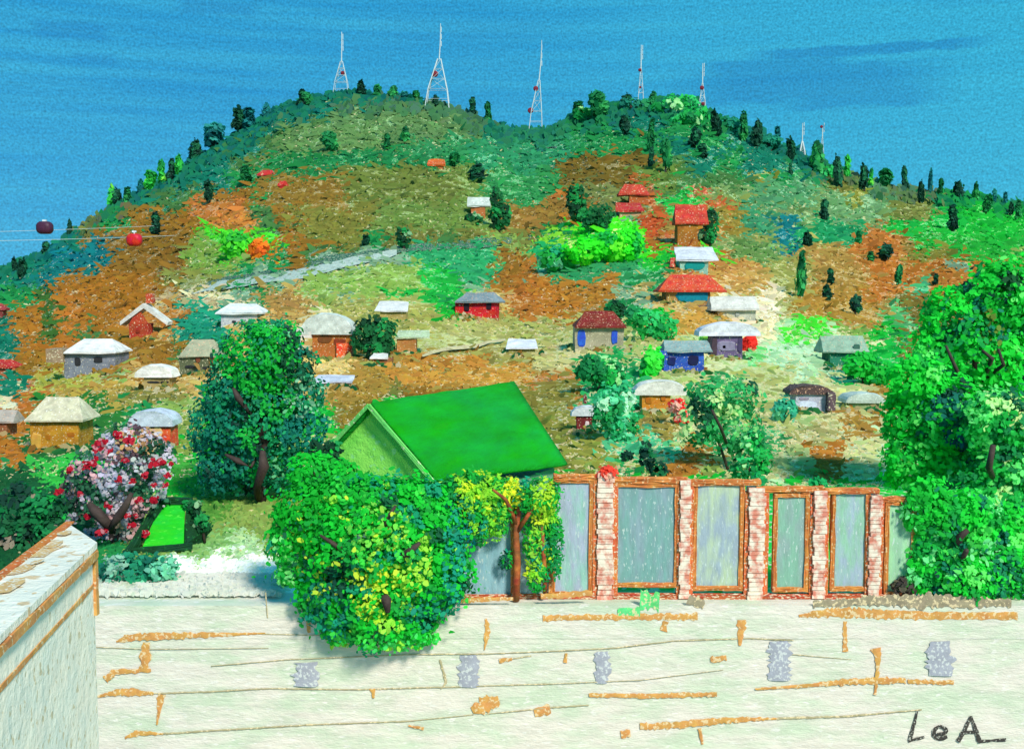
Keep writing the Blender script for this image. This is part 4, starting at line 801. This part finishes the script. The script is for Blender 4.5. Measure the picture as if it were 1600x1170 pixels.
bush('green_bush', 'ragged green bush below the stone-grey house', 940, 612, [(925, 575, 24, 20), (950, 585, 26, 22)], MG, 800)
bush('green_bush', 'lime streaked bush leaning on the blue house', 1018, 590, [(1020, 566, 16, 20), (1012, 582, 12, 10)], [((30, 180, 50), 3), ((60, 190, 60), 2), ((20, 130, 60), 1)], 360)
bush('green_bush', 'seafoam green bush between the mushroom-roofed hut and the amber house', 965, 690, [(950, 640, 26, 34), (970, 665, 26, 26), (975, 620, 16, 20)], [((40, 150, 100), 3), ((90, 180, 140), 2), ((24, 130, 70), 2), ((160, 206, 170), 1)], 1100)
bush('red_bush', 'scarlet and pink flowering bush beside the amber house', 1066, 664, [(1060, 634, 14, 10), (1068, 648, 12, 14)], [((206, 50, 44), 4), ((226, 150, 140), 1.5), ((190, 40, 40), 2)], 330)
bush('red_bush', 'small scarlet bush against the purple house', 1172, 552, [(1172, 536, 10, 13)], [((206, 44, 36), 4), ((230, 120, 100), 1)], 190)
bush('lime_bush', 'pale lime bush on the roof line between the blue and purple houses', 1102, 545, [(1102, 533, 9, 9)], [((150, 196, 80), 3), ((110, 180, 90), 2)], 130)
bush('branching_tree', 'loose green tree with a thin dark stem, downhill of the blue house', 1140, 735, [(1110, 625, 40, 30), (1150, 620, 36, 30), (1090, 660, 30, 40), (1150, 670, 40, 36), (1170, 715, 30, 26)], [((40, 140, 78), 3), ((28, 120, 66), 2), ((100, 170, 100), 2), ((170, 190, 130), 1.2), ((14, 70, 50), .9)], 1900, limbs=[[(1138, 700, 2.5), (1126, 668, 2.5, -2.6), (1112, 640, 2, -2.7)]])
bush('dark_bush', 'black-green leafy plant rising over the fence top near the first brick post', 1020, 744, [(1012, 715, 12, 14), (1028, 735, 14, 14), (1008, 700, 8, 10), (980, 712, 8, 8)], [((8, 54, 40), 4), ((14, 100, 56), 2)], 300, 4.4, Y=33)
bush('leafy_tree', 'green leafy tree sticking up behind the middle of the panel fence', 1180, 760, [(1165, 735, 22, 20), (1190, 722, 18, 18), (1178, 690, 18, 20)], MG, 600, Y=44)
bush('creeper', 'emerald creeper clump over the third brick post', 1185, 770, [(1185, 752, 10, 13)], [((14, 130, 70), 3), ((20, 150, 80), 2)], 90, 4.5, Y=31)
bush('creeper', 'emerald creeper clump over the fourth brick post', 1278, 775, [(1278, 757, 13, 11)], [((14, 130, 70), 3), ((20, 150, 80), 2)], 110, 4.5, Y=31)
bush('creeper', 'small creeper tuft over the fence rail between the last two posts', 1310, 782, [(1312, 768, 7, 11)], [((14, 130, 70), 3), ((20, 150, 80), 2)], 60, 4.5, Y=31)
bush('red_flower', 'round red flower head on top of the first brick post', 948, 752, [(949, 738, 14, 10)], [((206, 62, 44), 4), ((236, 160, 140), 1.5), ((180, 44, 34), 1.5)], 170, 3.6, Y=30.1)
bush('emerald_bush', 'rounded emerald bush below the mint house', 1350, 600, [(1345, 570, 26, 20), (1368, 582, 24, 20)], [((20, 156, 50), 3), ((14, 130, 60), 2)], 750)
bush('dark_tree', 'tall black-green tree left of the pair by the brown field', 905, 352, [(898, 308, 13, 20), (905, 330, 14, 18)], DG, 520, 3.6)
bush('dark_tree', 'shorter black-green tree right of the pair by the brown field', 938, 362, [(938, 338, 20, 18), (925, 350, 14, 12)], DG, 460, 3.6)
bush('dark_tree', 'dark green tree beside the ochre barn with the crimson roof', 1108, 386, [(1112, 345, 11, 18), (1104, 370, 13, 14)], DG, 430, 3.6)
bush('dark_tree', 'isolated tall black-green tree in the middle of the hill', 780, 362, [(777, 315, 9, 20), (782, 338, 15, 18)], DG, 460, 3.6)
bush('dark_bush', 'low black-green bush next to the ruined white hut', 745, 352, [(738, 342, 13, 9)], DG, 160, 3.6)
bush('dark_bush', 'dark curved bush just above the hillside road', 632, 392, [(630, 370, 10, 14)], DG, 170, 3.4)
bush('lime_tree', 'vivid lime green tree cluster centre-right on the slope', 960, 412, [(955, 385, 34, 24), (985, 378, 20, 24), (915, 392, 30, 18)], [((44, 190, 32), 4), ((90, 206, 40), 2), ((20, 150, 60), 1.4), ((190, 216, 120), .6)], 1500)
bush('teal_bush', 'hazy teal bush left of the lime green trees', 880, 425, [(870, 402, 24, 18), (895, 408, 20, 14)], [((20, 140, 100), 3), ((100, 180, 140), 2), ((30, 150, 60), 2)], 650)
bush('broad_tree', 'broad green treetop on the second summit', 1060, 178, [(1045, 168, 22, 12), (1070, 165, 24, 14), (1090, 178, 16, 12)], MG, 420, 4.0)
bush('summit_bush', 'hazy green scrub between two pointed cypresses on the second summit', 915, 190, [(912, 178, 12, 9)], MG, 150, 3.6)
bush('summit_bush', 'teal scrub hiding the foot of the fourth mast', 990, 176, [(985, 164, 16, 9), (1005, 166, 14, 9)], [((20, 110, 90), 3), ((30, 130, 80), 2)], 260, 3.6)
bush('summit_bush', 'green scrub just left of the last tall mast', 1076, 196, [(1080, 184, 20, 12), (1062, 190, 14, 9)], MG, 300, 3.6)
bush('summit_bush', 'teal scrub on the ridge between forked and straight cypresses', 1140, 208, [(1138, 195, 16, 12)], [((20, 120, 96), 3), ((30, 130, 80), 2)], 200, 3.6)
bush('summit_bush', 'teal scrub on the ridge beside the blackest cypress', 1205, 236, [(1200, 222, 20, 10)], [((20, 120, 96), 3), ((30, 130, 80), 2)], 200, 3.6)
bush('summit_bush', 'grey-green scrub on the ridge between white pylon and paired cypresses', 1296, 282, [(1296, 268, 14, 10)], MG, 150, 3.6)
bush('lime_bush', 'lime bush beside the orange patch on the western slope', 370, 402, [(368, 382, 22, 18)], [((70, 180, 40), 3), ((40, 150, 50), 2)], 460)
bush('orange_bush', 'orange bush on the western slope', 403, 405, [(405, 390, 13, 13)], [((206, 112, 24), 4), ((190, 90, 30), 2)], 220)
bush('dark_bush', 'dark bushes behind the capped white wall at far left', 60, 880, [(30, 800, 40, 44), (70, 790, 34, 20), (80, 830, 26, 20), (20, 860, 40, 40)], [((16, 84, 48), 4), ((14, 110, 60), 2), ((10, 52, 40), 2), ((120, 110, 96), .6)], 1500, 5.0, Y=36)
bush('teal_bush', 'teal green low bush below the blossoming tree', 210, 950, [(200, 895, 44, 30), (170, 920, 30, 22), (250, 890, 30, 20)], [((24, 120, 88), 3), ((100, 170, 140), 2), ((16, 90, 70), 2), ((120, 160, 140), .8)], 1300, 4.6, Y=31.6)
bush('dark_bush', 'dark green foliage to the right of the lime shelter', 320, 842, [(312, 815, 16, 16), (300, 790, 14, 10)], DG, 230, 4.0, Y=36.5)
bush('dark_bush', 'almost black small plant at the right foot of the last fence panel', 1412, 936, [(1412, 915, 18, 12)], [((62, 56, 50), 3), ((90, 84, 66), 1)], 130, 4.0, Y=29.9)
bush('dark_bush', 'dark twiggy bush at the upper left of the yellow-flecked tree', 490, 745, [(495, 710, 14, 18), (520, 706, 14, 16), (483, 740, 9, 12)], DG, 260, 4.4, Y=33.5)
bush('dark_tree', 'small dark leaning tree above the lilac arched hut', 1240, 622, [(1238, 612, 9, 12)], [((50, 54, 56), 3), ((30, 90, 70), 1)], 120, 3.6)
bush('teal_bush', 'teal bush at the foot of the lilac arched hut', 1228, 660, [(1226, 640, 18, 16)], [((40, 140, 110), 3), ((110, 180, 150), 2)], 330)

# ------------------------------------------------------------------ cypresses on the ridge and on the slope
def cyp_proto(kind, var=0):
    """unit tree: foot at 0, 1 high, half width about .25"""
    pal = {'dark': [((18, 70, 52), 4), ((14, 52, 44), 3), ((26, 100, 66), 2)], 'green': [((24, 118, 66), 4), ((16, 92, 54), 2), ((50, 150, 80), 1)],
           'bright': [((50, 168, 70), 4), ((110, 196, 70), 1), ((24, 130, 60), 2)], 'teal': [((20, 110, 110), 4), ((14, 88, 92), 2), ((40, 132, 124), 1)]}[kind]
    t = thing('cypress_tree', 'x', 'tree', (0, 0, 0))
    mesh('trunk', *tube([(0, 0, -.25), (0, 0, .2), (0, 0, .6)], [.045, .04, .02], 6), bark, t)
    bl = [[((0, 0, .55), (.2, .2, .44)), ((.04, 0, .75), (.14, .14, .26)), ((-.04, 0, .38), (.2, .2, .26))],
          [((-.05, 0, .72), (.2, .2, .27)), ((.06, .05, .42), (.2, .2, .2)), ((.1, 0, .86), (.1, .1, .16))],
          [((.02, 0, .78), (.15, .15, .22)), ((-.02, 0, .5), (.12, .12, .3)), ((.03, 0, .3), (.2, .16, .2))]][var]
    crown('crown', bl, 300, .1, pal, t, asp=1.5); return t
KN = {'dark': (14, 60, 42)}
protos = {(k, q_): cyp_proto(k, q_) for k in ('dark', 'green', 'bright', 'teal') for q_ in range(3)}; used = set(); seen_ = {}
CY = [(24, 404, 430, 7, 'dark', 'slim dark cypress of the close pair at the left end of the ridge'), (33, 407, 440, 9, 'dark', 'bent dark cypress of the close pair at the left end of the ridge'),
 (72, 378, 400, 10, 'dark', 'dark squat cypress on the left ridge below the maroon cable car'), (110, 345, 370, 6, 'dark', 'tiny dark cypress on the ridge right of the maroon cable car'),
 (174, 290, 322, 8, 'bright', 'bright small cypress where the upper cable meets the ridge'), (184, 297, 326, 9, 'dark', 'dark cypress on the ridge above the scarlet cable car'), (198, 295, 324, 9, 'green', 'green-black cypress beside the one above the scarlet cable car'),
 (220, 282, 308, 8, 'teal', 'small teal cypress on the left ridge between dark and bright ones'), (236, 268, 302, 12, 'bright', 'bright green bushy cypress on the left ridge'), (253, 252, 292, 10, 'bright', 'tall narrow bright cypress on the left ridge'),
 (265, 249, 286, 9, 'dark', 'dark blue-green cypress among bright ones on the left ridge'), (279, 244, 278, 9, 'bright', 'bright cypress at the bend of the left ridge'), (306, 221, 254, 13, 'dark', 'stout dark cypress alone on the left ridge'),
 (336, 194, 226, 22, 'teal', 'wide teal bushy tree on the left ridge'), (376, 172, 206, 14, 'dark', 'leaning dark cypress beside a hazy teal tree on the left ridge'), (390, 170, 204, 16, 'teal', 'hazy teal tree beside the leaning dark cypress'), (416, 163, 188, 9, 'teal', 'lonely teal cypress halfway up the left ridge'),
 (470, 141, 172, 11, 'dark', 'dark cypress left of the first lattice mast'), (481, 146, 168, 12, 'green', 'green shrub tree between dark cypress and the first lattice mast'), (563, 128, 154, 10, 'dark', 'black-tipped cypress just right of the first lattice mast'),
 (588, 134, 156, 11, 'green', 'second small cypress right of the first lattice mast'), (614, 136, 157, 11, 'green', 'square-topped cypress midway between the first two lattice masts'), (633, 144, 160, 9, 'teal', 'teal cypress left of the widest lattice mast'), (649, 143, 160, 9, 'green', 'small cypress touching the left leg of the widest lattice mast'),
 (680, 150, 170, 6, 'dark', 'thin dark cypress between the legs of the widest lattice mast'), (738, 154, 182, 9, 'dark', 'dark cypress right of the widest lattice mast'), (763, 161, 192, 9, 'green', 'drooping green cypress before the saddle of the hill'),
 (902, 162, 192, 14, 'green', 'green leaning cypress on the left shoulder of the second summit'), (932, 147, 190, 20, 'green', 'large pointed green cypress left of the fourth mast'), (978, 149, 170, 13, 'dark', 'round dark treetop left of the fourth mast'),
 (1018, 144, 174, 9, 'green', 'slim cypress right of the fourth mast'), (975, 183, 214, 11, 'dark', 'dark oval cypress below the round treetop of the second summit'), (1013, 190, 240, 8, 'green', 'long thin cypress under the fourth mast'), (1016, 232, 264, 8, 'dark', 'dark thin cypress at the corner of the brown field'),
 (1040, 220, 270, 11, 'green', 'cypress right of the brown field corner'), (1120, 176, 216, 11, 'dark', 'forked dark cypress right of the last tall mast'), (1085, 204, 236, 12, 'dark', 'dark cypress below the broad summit treetop'), (1097, 226, 250, 13, 'dark', 'blob-like dark tree under the broad summit treetop'),
 (1162, 177, 222, 11, 'green', 'tall straight green cypress right of the last tall mast'), (1183, 191, 232, 13, 'dark', 'blackest cypress on the right ridge'), (1215, 199, 222, 8, 'teal', 'short teal cypress right of the blackest one'), (1238, 219, 258, 9, 'dark', 'dark cypress left of the white pylon'),
 (1280, 224, 278, 15, 'green', 'big slanting cypress right of the white pylon'), (1236, 256, 275, 5, 'dark', 'tiny dark sapling below the white pylon'), (1313, 247, 296, 10, 'dark', 'tall dark cypress paired with a lime one on the right ridge'), (1324, 244, 284, 7, 'bright', 'lime cypress paired with the tall dark one'),
 (1351, 261, 302, 9, 'dark', 'hooked dark cypress on the right ridge'), (1360, 264, 296, 6, 'bright', 'thin lime sapling behind the hooked cypress'), (1386, 266, 298, 14, 'green', 'bushy green cypress on the falling right ridge'), (1416, 261, 304, 8, 'dark', 'thin wavy dark cypress on the falling right ridge'),
 (1437, 286, 320, 7, 'dark', 'black leaning sapling on the falling right ridge'), (1452, 266, 306, 5, 'teal', 'wispy teal sapling on the falling right ridge'), (1468, 280, 308, 7, 'green', 'fork-topped sapling on the falling right ridge'), (1496, 286, 316, 10, 'dark', 'dark tree above the brown-black slope cypress'),
 (1490, 322, 362, 12, 'dark', 'brown-black cypress just under the right ridge'), (1524, 287, 318, 7, 'green', 'slender cypress toward the right end of the ridge'), (1540, 306, 338, 9, 'green', 'green cypress below the ridge toward the right end'), (1552, 296, 322, 5, 'teal', 'thread-thin sapling near the right end of the ridge'),
 (1570, 301, 325, 6, 'teal', 'thin sapling second from the right end of the ridge'), (1579, 317, 338, 6, 'dark', 'small dark cypress near the right end of the ridge'), (1591, 314, 348, 9, 'green', 'last cypress at the right end of the ridge'),
 (328, 286, 320, 9, 'dark', 'dark cypress on the brown western slope'), (243, 333, 370, 12, 'dark', 'dark cypress right of the scarlet cable car'), (385, 262, 290, 12, 'green', 'green cypress in the teal scrub of the western slope'), (514, 208, 240, 16, 'green', 'leaning dark-green tree below the first lattice mast'),
 (605, 210, 234, 9, 'green', 'small cypress on the green meadow under the summit'), (633, 200, 224, 10, 'green', 'cypress on the meadow edge under the summit'), (745, 258, 288, 18, 'dark', 'dark spreading tree in the hollow between the summits'), (710, 240, 262, 12, 'green', 'small tree right of the tiny orange hut'),
 (570, 368, 388, 8, 'dark', 'dark cypress above the hillside road'), (1288, 313, 345, 11, 'dark', 'black oval cypress on the eastern slope'), (1260, 364, 388, 10, 'dark', 'small dark cypress right of the teal patch'), (1341, 360, 382, 9, 'green', 'green cypress on the orange soil of the eastern slope'),
 (1385, 383, 410, 14, 'dark', 'dark heart-shaped tree on the orange soil'), (1250, 398, 468, 11, 'green', 'tall spindle cypress on the eastern slope'), (1298, 420, 446, 9, 'dark', 'brown-black cypress right of the tall spindle one'), (1291, 446, 472, 11, 'dark', 'grey-black stump tree right of the tall spindle cypress'),
 (1336, 464, 494, 12, 'dark', 'grey-green leaning tree beside red specks on the eastern slope'), (1404, 416, 448, 8, 'green', 'thin green cypress left of the mint patch'), (1461, 428, 447, 7, 'dark', 'little dark cypress right of the mint patch'), (1479, 453, 480, 8, 'green', 'green sapling at the upper edge of the right wood'),
 (1513, 440, 462, 20, 'dark', 'dark slanting tree on orange ground by the right wood'), (1360, 394, 410, 8, 'green', 'small pale green cypress on the eastern slope')]
for (u, v0, v1, w_, kd, lab) in CY:
    q_ = seen_.get(kd, 0); seen_[kd] = q_ + 1; kk = (kd, q_ % 3)
    o = protos[kk] if kk not in used else copy_tree(protos[kk]); used.add(kk)
    v1 = max(v1, float(S(u)) + 3); x, Y, z = T(u, v1); s = Y / F
    o.location = (x, Y, z); o.scale = (w_ * s / .36, w_ * s / .36, (v1 - v0) * s); o.rotation_euler = (0, random.uniform(-.14, .14), random.uniform(0, 6.28))
    o['label'] = lab; o['group'] = 'cypresses on the hill'

# ------------------------------------------------------------------ radio masts
white = paint('mastwhite', scale=1.0, rgb=(196, 208, 212), var=.1, bump=.2); redm = paint('mastred', scale=1.0, rgb=(120, 34, 50), var=.2, bump=.2)
def mast(label, u, vtop, vbase, hw, vsplit, dishes, du=0, legs=4, thick=.75):
    vb = max(vbase, float(S(u)) + 2); x, Y, z = T(u, vb); s = Y / F; t = thing('radio_mast', label, 'mast', (x, Y, z), 0, 'radio masts on the hilltop')
    H = (vb - vtop) * s; hs = (vb - vsplit) * s; W = hw * s; top_x = du * s
    q = [(-W, -W * .6), (W, -W * .6), (W, W * .6), (-W, W * .6)]
    for (a, c) in q: mesh('leg', *tube([(a, c, -2), (a * .72 + top_x * .2, c * .72, hs * .4), (top_x * .6 + a * .12, c * .12, hs)], thick * .6 * s, 5), white, t)
    br = []
    nlev = 5
    for k in range(nlev):
        f0, f1 = k / nlev, (k + 1) / nlev
        P_ = lambda i, f: (q[i % 4][0] * (1 - f * .88) + top_x * .6 * f, q[i % 4][1] * (1 - f * .88), hs * f)
        for i in range(4):
            if f0 > .3: br.append(tube([P_(i, f0), P_(i + 1, f1)], .28 * s, 4))
            if k: br.append(tube([P_(i, f0), P_(i + 1, f0)], .28 * s, 4))
    mesh('bracing', *merge(*br), white, t)
    mesh('spire', *tube([(top_x * .6, 0, hs - s), (top_x * .9, 0, (hs + H) / 2), (top_x, 0, H)], [.9 * s, .8 * s, .5 * s], 6), white, t)
    for k in range(3):
        zz = hs + (H - hs) * (.35 + .2 * k); mesh('antenna', *tube([(top_x * .8 + 2.2 * s, -.5 * s, zz), (top_x * .8 + 2.2 * s, -.5 * s, zz + 8 * s)], .6 * s, 5), white, t)
    for (uu, vv, r_) in dishes:
        cx = (uu - u) * s; cz = (vb - vv) * s
        V, Fc = tube([(cx, -1.0 * s, cz), (cx, -2.2 * s, cz), (cx, -2.8 * s, cz)], [r_ * s, r_ * s * .9, r_ * s * .4], 12); mesh('dish', V, Fc, redm, t)
mast('lattice mast with a broken white spire, first on the hilltop', 533, 54, 148, 13, 98, [(536, 116, 3.4)], 2)
mast('tallest lattice mast with the widest thick white legs and a red dish', 683, 42, 172, 20, 95, [(680, 118, 5)], 6, thick=1.5)
mast('thin lattice mast with two dark red dishes in the saddle between the summits', 836, 68, 204, 11, 128, [(829, 174, 4.5), (837, 141, 4)], 10, thick=1.1)
mast('slender mast behind the second summit, with a hooked white tip', 1001, 74, 172, 5, 108, [(999, 112, 2.6), (1000, 138, 2)], 0, thick=.7)
mast('slender half-hidden mast at the edge of the second summit', 1097, 102, 180, 6, 132, [(1096, 139, 3.4), (1098, 163, 3)], 0, thick=.8)
mast('short chunky white pylon on the falling right ridge', 1253, 194, 248, 5, 222, [], 0, thick=2.2)
mast('faint tiny mast with a red tip between two cypresses on the right ridge', 1284, 198, 246, 3.5, 214, [(1282, 200, 2.4)], 0, thick=.5)

# ------------------------------------------------------------------ cable cars
def cable(label, p0, p1, sag):
    P0, P1 = np.array(p0), np.array(p1); pts = []
    for i in range(25):
        f = i / 24; q_ = P0 * (1 - f) + P1 * f; q_[2] -= sag * 4 * f * (1 - f); pts.append(tuple(q_ - P0))
    o = mesh('haul_cable', *tube(pts, .05, 6), paint('cable', scale=2, rgb=(196, 216, 222), var=.1, bump=0)); o.location = P0; tag(o, label, 'cable', 'cables of the cable car line')
cable('upper pale cable running from the left edge to the ridge', at(-500, 372, 150), T(262, 352), .4)
cable('lower pale cable carrying the scarlet cabin', at(-500, 382, 140), T(275, 368), .4)
def cabin(label, u, v, Y, rgb, w_, h_, vc):
    x, _, z = at(u, v, Y); s = Y / F; t = thing('cable_car', label, 'cable car', (x, Y, z - h_ * s / 2), 0, 'cable car cabins')
    W, H = w_ * s / 2, h_ * s; n = 14; V, Fc = [], []
    for k, (f, r_) in enumerate(((0, .6), (.12, .85), (.3, 1), (.7, 1), (.88, .86), (1, .6))):
        for i in range(n):
            a = 2 * math.pi * i / n; V.append((W * r_ * math.copysign(abs(math.cos(a)) ** .6, math.cos(a)), W * .8 * r_ * math.copysign(abs(math.sin(a)) ** .6, math.sin(a)), H * f))
        if k:
            for i in range(n): Fc.append(((k - 1) * n + i, (k - 1) * n + (i + 1) % n, k * n + (i + 1) % n, k * n + i))
    Fc += [tuple(range(n - 1, -1, -1)), tuple(5 * n + i for i in range(n))]
    mesh('cabin', V, Fc, paint('cabin', scale=1.5, rgb=rgb, var=.25, bump=.3, rough=.5), t, smooth=True)
    zc = at(u, vc, Y)[2] - (z - h_ * s / 2)
    mesh('hanger', *tube([(0, 0, H * .98), (0, 0, zc)], [.14, .1], 6), paint('hang', scale=2, rgb=(206, 222, 226), bump=0), t)
    mesh('grip', *box(-3.2 * s, 3.2 * s, -.15, .15, zc - 1.2 * s, zc + 1.4 * s), paint('hang', scale=2, rgb=(206, 222, 226), bump=0), t)
cabin('dark maroon cable car cabin hanging against the blue sky at far left', 70, 356, 190, (70, 34, 58), 24, 19, 345)
cabin('scarlet cable car cabin hanging before the brown slope', 210, 375, 190, (196, 26, 34), 23, 19, 362)
